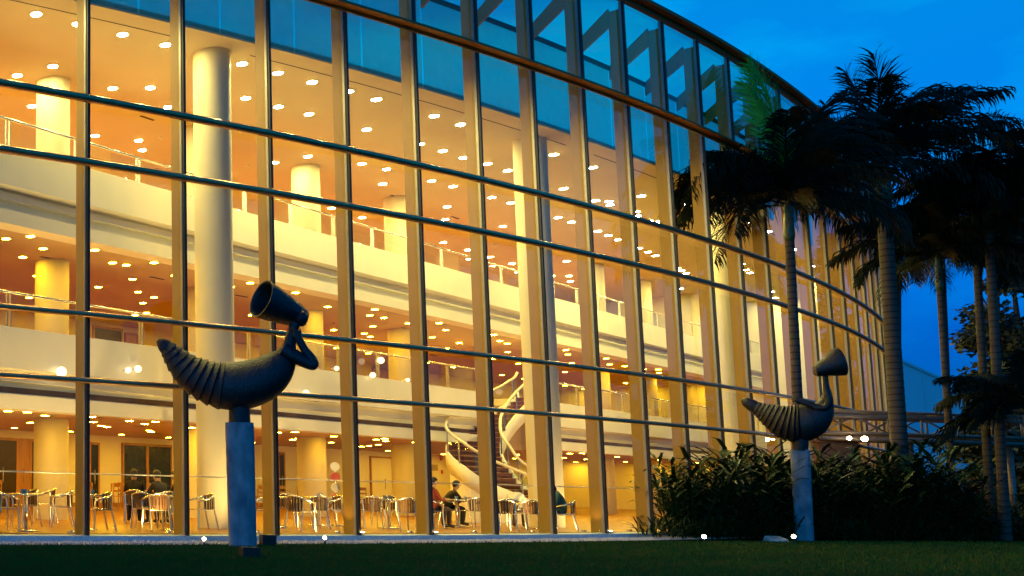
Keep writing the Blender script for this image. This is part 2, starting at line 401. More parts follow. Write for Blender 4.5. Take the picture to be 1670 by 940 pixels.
# openings in the first floor for the stair
UA = uv_of(at_v(792, 640, 0))[0]; UB = uv_of(at_v(908, 652, 0))[0]
VO = 1.3
def fascia_profile(T, B):
    g = T - (T - B) * .505; lp = B + .32
    return [(0, T), (0, g), (.34, g), (.34, g - .05), (.16, g - .27), (.30, g - .27), (.30, lp), (0, lp), (0, B), (.5, B), (.5, T)]
def slab(name, u0, u1, T, B, v0=.5):
    mb = MB(); mb.box(fas((u0 + u1) / 2, (v0 + VB) / 2, (T + B) / 2), u1 - u0, VB - v0, T - B - .004, FD, FN)
    return part(mb, name, m_ceil)
def balcony(segs, T, B, cut):
    mb = MB()
    for a, b in segs: mb.sweep(fascia_profile(T, B), U, [a, b])
    root = part(mb, "balcony", m_wall)
    mb = MB()
    for a, b in segs:
        mb.box(fas((a + b) / 2, (.5 + VB) / 2, (T + B) / 2), b - a, VB - .5, T - B - .006, FD, FN)
    if cut:
        a, b = cut; mb.box(fas((a + b) / 2, (VO + VB) / 2, (T + B) / 2), b - a, VB - VO, T - B - .006, FD, FN)
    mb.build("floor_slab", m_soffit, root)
    mb = MB()
    for a, b in segs: mb.box(fas((a + b) / 2, (.55 + VB) / 2, T + .006), b - a - .02, VB - .56, .012, FD, FN)
    mb.build('carpet', m_floor, root)
    # cornice grille slot
    mb = MB()
    lp = B + .32
    for a, b in segs:
        mb.box(fas((a + b) / 2, .297, lp + .12), b - a, .004, .13, FD, FN)
    if cut: mb.build("grille", m_grille, root)
    return root
b1 = balcony([(US, UA), (UB, UE)], F1T, F1B, (UA, UB))
b2 = balcony([(US, UE)], F2T, F2B, None)
def balustrade(root, T, runs, v, h, pitch, pix=True):
    hr = MB()
    for a, b in runs:
        hr.tube([fas(a, v, T + h), fas(b, v, T + h)], .03, 8)
    hr.build("handrail", m_alu, root, True)
    for a, b in runs:
        n = max(1, int((b - a) / pitch)); p = (b - a) / n
        for i in range(n):
            mb = MB(); mb.quad(fas(a + i * p + .07, v, T + .04), fas(a + (i + 1) * p - .07, v, T + .04), fas(a + (i + 1) * p - .07, v, T + h - .06), fas(a + i * p + .07, v, T + h - .06))
            mb.build("glass_panel", m_glass2, root)
        for i in range(n + 1):
            mb = MB()
            for q in (-.055, .055):
                if i == 0 and q < 0 or i == n and q > 0: continue
                mb.box(fas(a + i * p + q, v + .03, T + h * .48), .025, .05, h * .96, FD, FN)
            mb.build("post", m_alu, root)
balustrade(b1, F1T, [(US, UA - .1), (UB + .1, UE)], .14, .80, 2.3)
balustrade(b2, F2T, [(US, UE)], .34, .78, 2.3)
# skirting on ground floor back wall, doors and dark openings (as parts)
mb = MB(); mb.box(fas((US + UE) / 2, VB - .012, .07), UE - US, .02, .14, FD, FN); part(mb, "skirting", m_wood)
def wall_rect(name, mat, x0, y0, x1, y1, v=VB, th=.05, z0=None):
    a = at_v(x0, y0, v); b = at_v(x1, y1, v)
    ua, ub = uv_of(a)[0], uv_of(b)[0]; za = a.z; zb = b.z if z0 is None else z0
    mb = MB(); mb.box(fas((ua + ub) / 2, v - th / 2 - .003, (za + zb) / 2), abs(ub - ua), th, abs(za - zb), FD, FN)
    return part(mb, name, mat)
DH = 2.3
def door(name, mat, x0, x1, zb, zt, v=VB):
    ua = uv_of(at_v(x0, 700, v))[0]; ub = uv_of(at_v(x1, 700, v))[0]
    mb = MB(); mb.box(fas((ua + ub) / 2, v - .03, (zb + zt) / 2), ub - ua, .05, zt - zb, FD, FN); o = part(mb, name, mat)
    fr = MB()
    for uu in (ua - .04, ub + .04): fr.box(fas(uu, v - .04, (zb + zt) / 2 + .04), .08, .07, zt - zb + .08, FD, FN)
    fr.box(fas((ua + ub) / 2, v - .04, zt + .045), ub - ua - .001, .07, .085, FD, FN)
    fr.build("frame", m_wood, o)
    hd = MB(); hd.box(fas(ua + (ub - ua) * .5, v - .075, zb + 1.05), .03, .03, .5, FD, FN); hd.build("handle", m_alu, o)
    return o
door("wooden_door", m_dark, -20, 25, 0, 2.2); door("wooden_door", m_wood, 30, 46, 0, 2.2); door("wooden_door", m_dark, 50, 82, 0, 2.2)
door("glazed_door", m_dark2, 146, 158, 0, 2.2); door("glazed_door", m_dark2, 200, 236, 0, 2.25); door("glazed_door", m_dark2, 240, 276, 0, 2.25)
door("glazed_door", m_dark2, 300, 316, 0, 2.2)
door("glazed_door", m_dark2, 452, 460, 0, 2.2)
door("wooden_door", m_wood, 918, 938, 0, 2.2)
door("wooden_door", m_dark, 1002, 1026, 0, 2.3)
door("wooden_door", m_dark, 152, 196, F1T, F1T + 2.1)
door("wooden_door", m_wood, 205, 222, F1T, F1T + 2.0)
door("wooden_door", m_wood, 610, 640, F1T, F1T + 2.1)
door("wooden_door", m_wood, 940, 965, F1T, F1T + 2.1)
door("wooden_door", m_wall, 602, 644, 0, 2.25)
def wall_item(name, mat, px_, py_, w_, h_, disc=False):
    P = at_v(px_, py_, VB - .02); mb = MB()
    if disc: mb.tube([P, P - FN * .05], w_ / 2, 14)
    else: mb.box(P, w_, .04, h_, FD, FN)
    return part(mb, name, mat)
m_redsign = pbr("red_enamel", (.55, .03, .015), .4); m_paper = pbr("notice_board", (.35, .25, .12), .7, c2=(.6, .5, .3), scale=14)
wall_item("fire_bell", m_redsign, 719, 747, .28, .28, True); wall_item("call_point", m_redsign, 721, 770, .16, .18)
wall_item("notice", m_paper, 708, 763, .7, .3); wall_item("poster", m_redsign, 1043, 742, .5, .8)
wall_item("framed_picture", m_paper, 1088, 768, 1.2, 1.4); wall_item("door_plate", m_dark, 653, 765, .22, .6)
# columns
COLS = []
def column(P, r, z0, z1):
    COLS.append(Vector((P.x, P.y, 0)))
    mb = MB(); n = 40
    zs = [(r, z0), (r, z1)]
    mb.lathe(zs, (P.x, P.y, 0), n); return part(mb, "column", m_col, 'auto')
for px_ in (350, 882, 1187, 1345, 1420):
    # front row stands on a curve just behind the glass
    best = min(frange(-2, 27, .05), key=lambda s: abs((lambda Q: PPX + F * Q.dot(RT) / Q.dot(FW))(arc(s, 2.35, 4.0) - O) - px_))
    column(arc(best, 2.35), .44, 0, CEIL)
column(arc(-2.4, 2.35), .47, 0, CEIL)
for k in range(-2, 9):
    u = 1.2 + 6.1 * k
    if arc_sd(fas(u, 1.9))[1] < 2.8: continue
    P = fas(u, 1.9 + .4)
    if UA < u < UB: continue
    for z0, z1 in ((0, F1B), (F1T, F2B), (F2T, CEIL)): column(P, .44, z0, z1)

# ------------------------------------------------------------------ staircase (part of the hall)
def staircase():
    OUT = [(905, 33.0, 0), (865, 32.8, .5), (800, 32.8, 1.0), (757, 33.2, 1.5), (733, 34.2, 1.9), (730, 35.3, 2.25), (745, 36.6, 2.65), (785, 37.6, 3.3), (835, 38.6, 4.0), (850, 38.9, F1T)]
    INN = [(915, 34.6, 0), (890, 34.6, .5), (850, 34.7, 1.0), (832, 35.0, 1.5), (820, 35.4, 1.9), (818, 35.9, 2.25), (822, 36.4, 2.65), (840, 36.9, 3.3), (868, 37.5, 4.0), (880, 37.8, F1T)]
    def pts(Lx):
        r = []
        for x, Y, z in Lx: p = at_Y(x, 750, Y); r.append(Vector((p.x, p.y, z)))
        return r
    def at_h(P, z):
        for a, b in zip(P, P[1:]):
            if z <= b.z + 1e-6: return a.lerp(b, (z - a.z) / (b.z - a.z))
        return P[-1]
    def smooth(P):
        out_ = []
        n = len(P)
        for i in range(n - 1):
            p0, p1, p2, p3 = P[max(i - 1, 0)], P[i], P[i + 1], P[min(i + 2, n - 1)]
            for k in range(4):
                t = k / 4; q = .5 * ((2 * p1) + (p2 - p0) * t + (2 * p0 - 5 * p1 + 4 * p2 - p3) * t * t + (3 * p1 - p0 - 3 * p2 + p3) * t ** 3)
                q.z = p1.z + (p2.z - p1.z) * t; out_.append(q)
        return out_ + [P[-1]]
    PO, PI = smooth(pts(OUT)), smooth(pts(INN))
    NS = 25; st = MB()
    for i in range(NS):
        z0, z1 = F1T * i / NS, F1T * (i + 1) / NS
        a, b, c, d = at_h(PO, z0), at_h(PI, z0), at_h(PI, z1), at_h(PO, z1)
        up = lambda p, z: Vector((p.x, p.y, z))
        st.mat(0); st.quad(up(a, z0), up(b, z0), up(b, z1), up(a, z1)); st.quad(up(a, z1), up(b, z1), up(c, z1), up(d, z1))
        # pale nosing
        f = (d - a); f.z = 0; f = f.normalized() * .03
        st.mat(1); st.add([up(a, z1 + .004) - f, up(b, z1 + .004) - f, up(b, z1 + .004) + f, up(a, z1 + .004) + f, up(a, z1 - .02) - f, up(b, z1 - .02) - f], [(0, 1, 2, 3), (4, 5, 1, 0)])
        st.mat(2); zz = Vector((0, 0, .22)); st.quad(a - zz, d - zz, c - zz, b - zz)
    root = part(st, "staircase", [m_carpet, m_nosing, m_wall])
    for P in (PO, PI):
        m = len(P); k = []
        sg = MB()
        for i, p in enumerate(P):
            t = P[min(i + 1, m - 1)] - P[max(i - 1, 0)]; t.z = 0; t.normalize(); nn = Vector((-t.y, t.x, 0)) * .035
            k += [p - nn - Vector((0, 0, .32)), p + nn - Vector((0, 0, .32)), p + nn + Vector((0, 0, .22)), p - nn + Vector((0, 0, .22))]
        fs = []
        for i in range(m - 1):
            for q in range(4): fs.append((4 * i + q, 4 * i + (q + 1) % 4, 4 * i + 4 + (q + 1) % 4, 4 * i + 4 + q))
        fs += [(3, 2, 1, 0), (4 * m - 4, 4 * m - 3, 4 * m - 2, 4 * m - 1)]
        sg.add(k, fs); sg.build("stringer", m_wall, root, True)
        MB().tube([p + Vector((0, 0, .95)) for p in P], .045, 10).build("handrail", m_handrail, root, True)
        gl = MB()
        for i in range(m - 1): gl.quad(P[i] + Vector((0, 0, .25)), P[i + 1] + Vector((0, 0, .25)), P[i + 1] + Vector((0, 0, .88)), P[i] + Vector((0, 0, .88)))
        gl.build("glass_panel", m_glass2, root)
        for i in range(1, m, 4): MB().box(P[i] + Vector((0, 0, .5)), .035, .035, .86).build("post", m_alu, root)
    # landing between the top step and the balcony floor
    a, b = PO[-1], PI[-1]; ua, va = uv_of(a); ub, vb = uv_of(b)
    lm = MB(); lo_, hi_ = min(ua, ub) - .1, max(ua, ub) + 1.2
    for z, fl in ((F1T - .002, False), (F1T - .25, True)):
        q = [Vector((a.x, a.y, z)), Vector((b.x, b.y, z)), fas(UB, -.02, z), fas(UB, VO + .02, z), fas(ua - .05, VO + .02, z)]
        lm.add(q, [(0, 1, 2, 3, 4) if not fl else (4, 3, 2, 1, 0)])
    k0 = len(lm.v) - 10
    for i in range(5): lm.f.append((k0 + i, k0 + 5 + i, k0 + 5 + (i + 1) % 5, k0 + (i + 1) % 5)); lm.mi.append(0)
    lm.build("landing", m_wall, root)
    # short curved wall under the lower flight
    wl = MB(); n = 0
    for i in range(len(PO) - 1):
        if PO[i + 1].z > 1.9: break
        for p, q in ((PO[i], PO[i + 1]),): wl.quad(Vector((p.x, p.y, 0)), Vector((q.x, q.y, 0)), q - Vector((0, 0, .32)) if q.z > .33 else Vector((q.x, q.y, .01)), p - Vector((0, 0, .32)) if p.z > .33 else Vector((p.x, p.y, .01)))
    wl.build("curved_base", m_wall, root, True)
staircase()

# ------------------------------------------------------------------ recessed downlights
TOP = [(59,23),(127,39),(86,108),(28,123),(52,173),(200,56),(270,73),(184,144),(245,143),(274,175),(226,229),(395,104),(453,119),(509,134),(401,160),(454,174),(504,186),(502,255),(448,265),(568,149),(614,162),(598,211),(590,267),(630,276),(624,300),(627,325),(708,189),(751,203),(685,235),(722,246),(756,257),(704,295),(739,304),(795,267),(828,278),(831,228),(802,322),(833,331),(820,369),(729,337),(726,358),(903,252),(919,308),(910,355),(932,362),(967,273),(971,327),(995,334),(975,377),(992,384),(1008,391),(1039,352),(1059,360),(1042,405),(1057,411),(1069,417),(924,426),(928,450),(1118,333),(1105,438),(1111,441),(1119,446),(1126,452),(1216,440),(1223,445),(1110,471),(1135,479)]
MID = [(10,389),(60,383),(37,419),(162,406),(206,432),(257,427),(216,455),(225,476),(233,494),(239,510),(417,460),(490,476),(615,504),(626,518),(608,532),(594,544),(659,541),(641,552),(580,555),(724,526),(727,538),(705,550),(749,559),(728,568),(816,545),(815,556),(828,574),(933,570),(926,578),(932,592),(1000,584),(1019,597),(1059,596),(1085,602),(1075,608),(1050,602)]
LOW = [(13,670),(66,671),(68,684),(170,679),(211,686),(152,688),(165,694),(175,696),(236,691),(265,687),(247,704),(313,697),(310,702),(454,705),(498,704),(486,715),(477,717),(629,719),(634,715),(617,725),(602,727),(590,728),(650,723),(940,734),(949,739),(992,698),(1020,701),(1006,739)]
def lamp_proto(r, glow):
    mb = MB()
    mb.mat(0); n = 16
    mb.lathe([(r * 1.22, -.012), (r * 1.22, -.001)], n=n)
    mb.mat(1); k = len(mb.v)
    mb.add([Vector((r * math.cos(2 * math.pi * i / n), r * math.sin(2 * math.pi * i / n), -.016)) for i in range(n)], [tuple(range(n))[::-1]])
    me = bpy.data.meshes.new("downlight"); me.from_pydata(mb.v, [], mb.f); me.materials.append(m_lampring); me.materials.append(glow)
    me.polygons.foreach_set('material_index', mb.mi); me.update(); return me
meT, meM, meL = lamp_proto(.118, m_lampon), lamp_proto(.095, m_lampon2), lamp_proto(.095, m_lampon3)
def downlights(pts, me, z, label, group, extra):
    done = []
    def put(P):
        if any((P - q).length < .45 for q in done) or any((P - q).xy.length < 1.0 for q in COLS): return
        done.append(P); o = bpy.data.objects.new("downlight", me); COL.objects.link(o); o.location = (P.x, P.y, z - .001)
        tag(o, label, "ceiling light", group)
    for x, y in pts:
        P = at_z(x, y, z)
        s, d = arc_sd(P); v = uv_of(P)[1]
        if z < CEIL and v < .5:
            P = P + FN * (.55 - v); v = .55
        if v > VB - .3 or d < DC + .2: continue
        put(P)
    for P in extra: put(P)
ex = [arc(s, d, CEIL) for s in frange(-2.5, 24, 1.0) for d in (2.0 if s > 12 else 3.2, 4.2) if (s > 11.5 or s < -1)]
ex = [P for P in ex if uv_of(P)[1] < 8]
ex += [arc(s, 2.1, CEIL) for s in frange(-3.4, -.6, .6)]  # row left of the view, added to light the balcony front
ex += [fas(u, v, CEIL) for u in frange(-8, 44, 2.3) for v in (4.6, 7.2)]
downlights(TOP, meT, CEIL, "round recessed downlight shining in the top foyer ceiling", "downlights in the top ceiling", ex)
ex = [fas(u, v, F2B) for u in frange(-8, UE - 2, 2.6) for v in (1.3, 4.0, 6.8)]
downlights(MID, meM, F2B, "small recessed downlight shining under the upper balcony floor", "downlights under the upper balcony", ex)
ex = [fas(u, v, F1B) for u in frange(-8, UE - 2, 2.6) for v in (1.2, 4.2, 7.4) if not (UA - .4 < u < UB + .4)]
downlights(LOW, meL, F1B, "small recessed downlight shining above the ground floor cafe", "downlights above the cafe", ex)
# uplight spots at the foot of two fins
# ------------------------------------------------------------------ lamp reflections in the glass, modelled as glowing globes at the balcony front
GL = [(100, 607, .14, "broad white lamp reflection globe on the lower balcony front behind the leftmost glass bay"),
      (209, 604, .085, "smaller of two white lamp reflection globes left of the bird woman's tail"),
      (225, 602, .10, "larger of two white lamp reflection globes left of the bird woman's tail"),
      (499, 641, .10, "white lamp reflection globe just above the lowest rail right of the near statue"),
      (549, 601, .08, "white lamp reflection globe at the balcony edge beside the fourth fin"),
      (621, 588, .12, "topmost white lamp reflection globe in front of the balcony glass"),
      (608, 612, .10, "white lamp reflection globe at the foot of the balcony glass"),
      (665, 620, .07, "little white lamp reflection globe at the balcony edge near the fifth fin")]
for x, y, r, lb in GL:
    P = at_v(x, y, -.16); r *= .85
    t = thing("lamp_reflection", lb, "lamp", P, 0, "white lamp reflection globes on the balcony front")
    mb = MB(); mb.lathe([(r * math.sin(a), -r * math.cos(a)) for a in frange(.05, math.pi - .05, .22)], n=18); mb.build("globe", m_lamp_reflection, t, True)
    mb = MB(); mb.tube([Vector((0, 0, 0)) + FN * .02, FN * .158], .02, 8); mb.build("bracket", m_alu, t)  # mount added to carry the reflection globe
P = at_v(878, 636, -.5)  # one more lamp reflection, modelled as a glowing oval
t = thing("lamp_reflection", "large oval white lamp reflection by the column beside the stairs", "lamp", P)
mb = MB(); mb.tube([Vector((-.17, 0, -.05)), Vector((-.14, 0, -.04)), Vector((0, 0, 0)), Vector((.14, 0, .05)), Vector((.17, 0, .06))], [.03, .09, .12, .09, .03], 14); mb.build("globe", m_lamp_reflection, t, True)
# ------------------------------------------------------------------ cafe furniture
def make_metal_chair():
    t = thing("cafe_chair", "", "chair", (0, 0, 0), 0, "aluminium cafe chairs")
    # faces +x ; seat .45
    mb = MB()
    for i in range(7): mb.box((-.17 + i * .06, 0, .45), .045, .40, .015)
    mb.tube([(-.2, -.2, .445), (.2, -.2, .445), (.22, 0, .445), (.2, .2, .445), (-.2, .2, .445), (-.2, -.2, .445)], .012, 6)
    mb.build("seat", m_alu, t)
    back = [( .20, .26, .64), (.02, .27, .68), (-.16, .22, .74), (-.24, .10, .79), (-.26, 0, .80), (-.24, -.10, .79), (-.16, -.22, .74), (.02, -.27, .68), (.20, -.26, .64)]
    MB().tube(back, .022, 8).build("arm_rail", m_alu, t, True)
    mb = MB()
    for i in range(7):
        a = -.9 + i * .3; x, y = -.05 - .20 * math.cos(a), .22 * math.sin(a)
        mb.box((x, y, .61), .012, .045, .32, Vector((math.cos(a), -math.sin(a), 0)), Vector((math.sin(a), math.cos(a), 0)))
    mb.build("backrest", m_chairslat, t)
    for sx, sy in ((1, 1), (1, -1), (-1, 1), (-1, -1)):
        mb = MB()
        if sx > 0: mb.tube([(.22, sy * .24, 0), (.20, sy * .22, .44), (.20, sy * .26, .64)], .017, 6)
        else: mb.tube([(-.28, sy * .22, 0), (-.18, sy * .2, .45), (-.16, sy * .22, .74)], .017, 6)
        mb.build("leg", m_alu, t)
    return t
def make_wood_chair():
    t = thing("wooden_chair", "", "chair", (0, 0, 0), 0, "honey coloured wooden chairs")
    MB().box((0, 0, .45), .42, .42, .035).build("seat", m_chairwood, t)
    mb = MB(); mb.box((-.2, 0, .82), .025, .40, .13); mb.box((-.2, 0, .62), .02, .38, .06)
    mb.build("backrest", m_chairwood, t)
    for sx in (1, -1):
        for sy in (1, -1):
            MB().tube([(sx * .19, sy * .19, 0), (sx * .19, sy * .19, .44 if sx > 0 else .88)], .018, 6).build("leg", m_chairwood, t)
    return t
def make_table():
    t = thing("cafe_table", "", "table", (0, 0, 0), 0, "round aluminium cafe tables")
    MB().lathe([(.33, .715), (.35, .72), (.35, .74), (.34, .745)], n=28).build("tabletop", m_alu, t, 'auto')
    MB().lathe([(.035, .03), (.035, .715)], n=14).build("pedestal", m_alu, t, True)
    MB().lathe([(.25, 0), (.25, .012), (.08, .035), (.036, .05)], n=24).build("base", m_alu, t, True)
    return t
ch0, wc0, tb0 = make_metal_chair(), make_wood_chair(), make_table()
first = {}
def place(proto, P, rz, label):
    o = proto if proto.name not in first else dup(proto)
    first[proto.name] = 1
    o.location = (P.x, P.y, 0.0); o.rotation_euler = (0, 0, rz); o['label'] = label
    return o
def floor_at(x, y, dmin=.65): 
    P = at_z(x, y, 0)
    s, d = arc_sd(P)
    if d < dmin: P = arc(s, dmin)
    return P
CH = [(6, 866, 20, "aluminium chair cut off by the photo's left edge"), (42, 858, 200, "aluminium chair behind the leftmost cafe table"),
      (72, 853, 160, "aluminium chair with rounded back between the leftmost table and the pale column"), (99, 860, 175, "aluminium chair seen from its side in front of the pale column"),
      (162, 866, 190, "lone aluminium chair just right of the first full glass bay's fin"), (219, 853, 75, "aluminium chair holding the left hand person in black"),
      (235, 863, 60, "aluminium chair with its back to the glass left of the two people in black"), (266, 856, 110, "aluminium chair holding the right hand person in black"), (255, 866, 95, "aluminium chair, back to the glass, in front of the right hand person in black"),
      (330, 864, 190, "aluminium chair beside the big column left of the near pedestal"), (424, 864, 170, "aluminium chair half hidden by the near stone pedestal"),
      (466, 857, 75, "dark backed aluminium chair right of the near pedestal"), (490, 866, 30, "aluminium chair with spread legs amid the chair group beside the near pedestal"),
      (515, 862, 95, "aluminium chair with slatted back seen from behind in the group right of the near pedestal"), (540, 860, 185, "aluminium chair turned sideways beside the lit fin"),
      (604, 862, 80, "aluminium chair with dark slatted back just right of the lit fin"), (628, 858, 200, "aluminium chair behind the slatted one right of the lit fin"), (658, 866, 90, "lone aluminium chair with fan shaped back slats, back to the glass"),
      (703, 861, 0, "aluminium chair holding the person in red"), (771, 860, 95, "aluminium chair with its back to the glass across from the man in the dark jacket"), (727, 857, -12, "aluminium chair under the man in the dark jacket"), 
      (822, 866, 80, "aluminium chair with its back to the glass left of the person in white"), (836, 861, 35, "aluminium chair holding the person in white"), (858, 866, 100, "aluminium chair with its back to the glass right of the person in white"), (884, 862, 190, "aluminium chair beside the tall column behind the sixth fin"),
      (922, 866, 150, "aluminium chair holding the person in teal")]
for x, y, a, lb in CH: place(ch0, floor_at(x, y), R_(a), lb)
TB = [(42, 866, "round cafe table at the far left behind the glass"), (140, 864, "round cafe table hidden partly by a fin left of the two people in black"), (280, 864, "round cafe table between the two people in black and the big column"), (452, 860, "round cafe table beside the near pedestal on its right"),
      (516, 857, "round cafe table in the chair group right of the near pedestal"), (635, 862, "round cafe table right of the lit fin"), (746, 859, "round cafe table where the man in the dark jacket leans"), (880, 862, "round cafe table between the people in white and teal")]
for x, y, lb in TB: place(tb0, floor_at(x, y), 0, lb)
WC = [(8, 828, 10, "wooden chair by the brown doors at the far left"), (153, 832, 20, "wooden chair left of three in the row behind the cafe"), (172, 834, 170, "wooden chair middle of three in the row behind the cafe"), (183, 832, 200, "wooden chair right of three in the row behind the cafe"),
      (205, 828, 10, "wooden chair behind the black clothed people's left side"), (247, 829, 90, "wooden chair between the two people in black"), (300, 830, 0, "wooden chair left of the big column in shadow"), (428, 830, 80, "wooden chair behind the near pedestal"),
      (455, 828, 100, "wooden chair in front of the dim doorway right of the near pedestal"), (490, 829, 90, "wooden chair against the second row column"), (588, 828, 80, "wooden chair behind the lit fin")]
for x, y, a, lb in WC: place(wc0, floor_at(x, y), R_(a), lb)
P = floor_at(549, 858)
t = thing("brochure_stand", "slim stand with a column of coloured round discs beside the rear column", "stand", (P.x, P.y, 0))
mb = MB(); mb.lathe([(.18, 0), (.18, .02), (.02, .04), (.02, 1.62)], n=14); mb.build("pole", m_alu, t, True)
for q, c_ in enumerate(((.75, .7, .6), (.55, .1, .05), (.7, .6, .4), (.6, .08, .05), (.75, .7, .6))):
    mb = MB(); mb.tube([(-.03, -.03, .45 + q * .27), (-.03, -.06, .45 + q * .27)], .12, 16); mb.build("disc", pbr("disc_card", c_, .5), t)
# a few things left on the tables
rt = random.Random(4)
for x, y, lb in TB:
    P = floor_at(x, y)
    for q in range(2):
        c_ = tag(MB().lathe([(.03, 0), (.042, .085), (.038, .085), (.028, .01)], n=12).build("cup", m_plinth), "pale cup standing on the " + " ".join(lb.replace("round cafe ", "").split()[:10]), "cup", "cups on the cafe tables")
        c_.location = (P.x + rt.uniform(-.2, .2), P.y + rt.uniform(-.2, .2), .746)
# ------------------------------------------------------------------ people
def person(label, P, heading, lean, shirt, trousers, hair=(.012, .008, .006), head_fwd=.1, head_down=0.0, arm='table'):
    t = thing("person", label, "person", (P.x, P.y, 0), heading)
    V = Vector; ln = math.sin(lean); lc = math.cos(lean)
    hip = V((0, 0, .52))
    def up(h, f=0): return hip + V((ln * h + f, 0, lc * h))
    pts = [hip, up(.22), up(.42), up(.53)]                      # pelvis, waist, chest, neck base
    rad = [.145, .13, .155, .055]
    nb = up(.53); head0 = nb + V((head_fwd * .45, 0, .09 - head_down * .3)); head1 = head0 + V((.03 + head_down * .12, 0, .10 - head_down * .08))
    pts += [head0, head1]; rad += [.085, .095]
    ed = [(0, 1), (1, 2), (2, 3), (3, 4), (4, 5)]
    hands = []
    for sg in (1, -1):
        sh = up(.45) + V((0, sg * .17, 0)); 
        if arm == 'table': el = sh + V((.12 + ln * .1, sg * .05, -.24)); ha = V((max(el.x + .2, .36), sg * .10, .775))
        else: el = sh + V((.06, sg * .06, -.26)); ha = V((.34, sg * .09, .66))
        k = len(pts); pts += [sh, el, ha]; rad += [.07, .05, .036]; ed += [(2, k), (k, k + 1), (k + 1, k + 2)]; hands.append((el, ha, sg))
        kn = V((.44, sg * .12, .50)); an = V((.40, sg * .13, .08)); to = V((.56, sg * .14, .05)); hh = hip + V((.02, sg * .09, -.02))
        k = len(pts); pts += [hh, kn, an, to]; rad += [.10, .075, .05, .045]; ed += [(0, k), (k, k + 1), (k + 1, k + 2), (k + 2, k + 3)]
    me = bpy.data.meshes.new("person_body"); me.from_pydata([tuple(p) for p in pts], ed, [])
    o = bpy.data.objects.new("tmp_body", me); COL.objects.link(o)
    sk = o.modifiers.new("s", 'SKIN'); sk.use_smooth_shade = True
    for i, sv in enumerate(me.skin_vertices[0].data): sv.radius = (rad[i], rad[i] * (1.25 if i in (0, 1, 2) else 1)); sv.use_root = (i == 0)
    ss_ = o.modifiers.new("b", 'SUBSURF'); ss_.levels = 2; ss_.render_levels = 2
    dg = bpy.context.evaluated_depsgraph_get(); dg.update()
    m2 = bpy.data.meshes.new_from_object(o.evaluated_get(dg)); bpy.data.objects.remove(o)
    m2.materials.clear()
    ms = [pbr("skin", (.42, .23, .14), .5, var=.08), pbr("shirt", shirt, .85, var=.2, scale=9), pbr("trousers", trousers, .85, var=.25, scale=9), pbr("shoe", (.02, .016, .014), .5)]
    for m in ms: m2.materials.append(m)
    bm = bmesh.new(); bm.from_mesh(m2)
    # fingers and nose
    for el, ha, sg in hands:
        d = (ha - el).normalized(); sd_ = Vector((0, 0, 1)).cross(d).normalized(); mb = MB()
        for q, ln_ in enumerate((.055, .07, .075, .068)):
            b = ha + sd_ * ((q - 1.5) * .017) + d * .03; mb.tube([b, b + d * ln_ * .6, b + d * ln_ + Vector((0, 0, -.018))], [.008, .0075, .006], 6)
        b = ha - sd_ * sg * -.028 + d * .005; mb.tube([b, b + d * .03 + sd_ * sg * .022, b + d * .055 + sd_ * sg * .026], [.009, .008, .006], 6)
        vs = [bm.verts.new(v) for v in mb.v]
        for f in mb.f: bm.faces.new([vs[i] for i in f])
    hc = (head0 + head1) / 2
    mb = MB(); mb.tube([head1 + V((.066, 0, -.0)), head1 + V((.092, 0, -.04)), head1 + V((.066, 0, -.05))], [.006, .013, .010], 6)
    vs = [bm.verts.new(v) for v in mb.v]
    for f in mb.f: bm.faces.new([vs[i] for i in f])
    for f in bm.faces:
        c = f.calc_center_median(); f.smooth = True
        dh = min((c - h[1]).length for h in hands); da = min((((c - h[0]).dot((h[1] - h[0]).normalized())) if (c - (h[0] + h[1]) / 2).length < .15 else -1) for h in hands)
        if (c - hip).dot(V((ln, 0, lc))) > .545 and c.z > .8: f.material_index = 0
        elif dh < .10 or da > .06: f.material_index = 0
        elif c.z < .10: f.material_index = 3
        elif c.z < .56 and not (c.z > .5 and c.x < .12): f.material_index = 2
        else: f.material_index = 1
    bm.to_mesh(m2); bm.free()
    b = bpy.data.objects.new("body", m2); COL.objects.link(b); b.parent = t
    mb = MB(); hr_ = []
    hc2 = head1 + V((-.016, 0, -.004)); 
    for i in range(9):
        a = math.pi * i / 8
    n = 16; prof = [(.096 * math.sin(a), .110 * math.cos(a)) for a in frange(.02, 2.5, .2)]
    prof = prof[:8] + [(.096, -.03), (.094, -.06), (.084, -.09), (.05, -.11)]
    vs = []; fs = []
    for r, z in prof:
        for k in range(n):
            th = 2 * math.pi * k / n; zz = z
            x = r * math.cos(th)
            if z < .03: x = min(x, (.045 if z >= 0 else max(-.06, .015 + z * .9)))
            vs.append(hc2 + V((x * 1.08, r * math.sin(th) * .95, zz)))
    for i in range(len(prof) - 1):
        for k in range(n): fs.append((i * n + k, (i + 1) * n + k, (i + 1) * n + (k + 1) % n, i * n + (k + 1) % n))
    fs.append(tuple(range(n))); mb.add(vs, fs)
    mb.build("hair", pbr("hair", hair, .6, var=.3), t, True)
    return t
person("person in black seated on the left of a pair, back to the glass", floor_at(219, 853), R_(75), .25, (.012, .010, .010), (.02, .02, .025))
person("person in black seated on the right of a pair, leaning over the table", floor_at(266, 856), R_(110), .35, (.016, .012, .010), (.015, .013, .013))
person("person in dark clothes half hidden by the fin left of the big column", floor_at(300, 856), R_(140), .3, (.03, .012, .008), (.02, .015, .015))
person("person in a red top seated at the edge of a fin, facing right", floor_at(703, 861), R_(0), .1, (.20, .028, .014), (.04, .025, .025))
person("man in a dark jacket seated and leaning forward to the right over his table", floor_at(727, 857), R_(-12), .5, (.022, .014, .009), (.012, .012, .014))
person("person in a white shirt bent over a table with head down", floor_at(836, 861), R_(35), .6, (.75, .72, .68), (.10, .05, .03), head_down=.5)
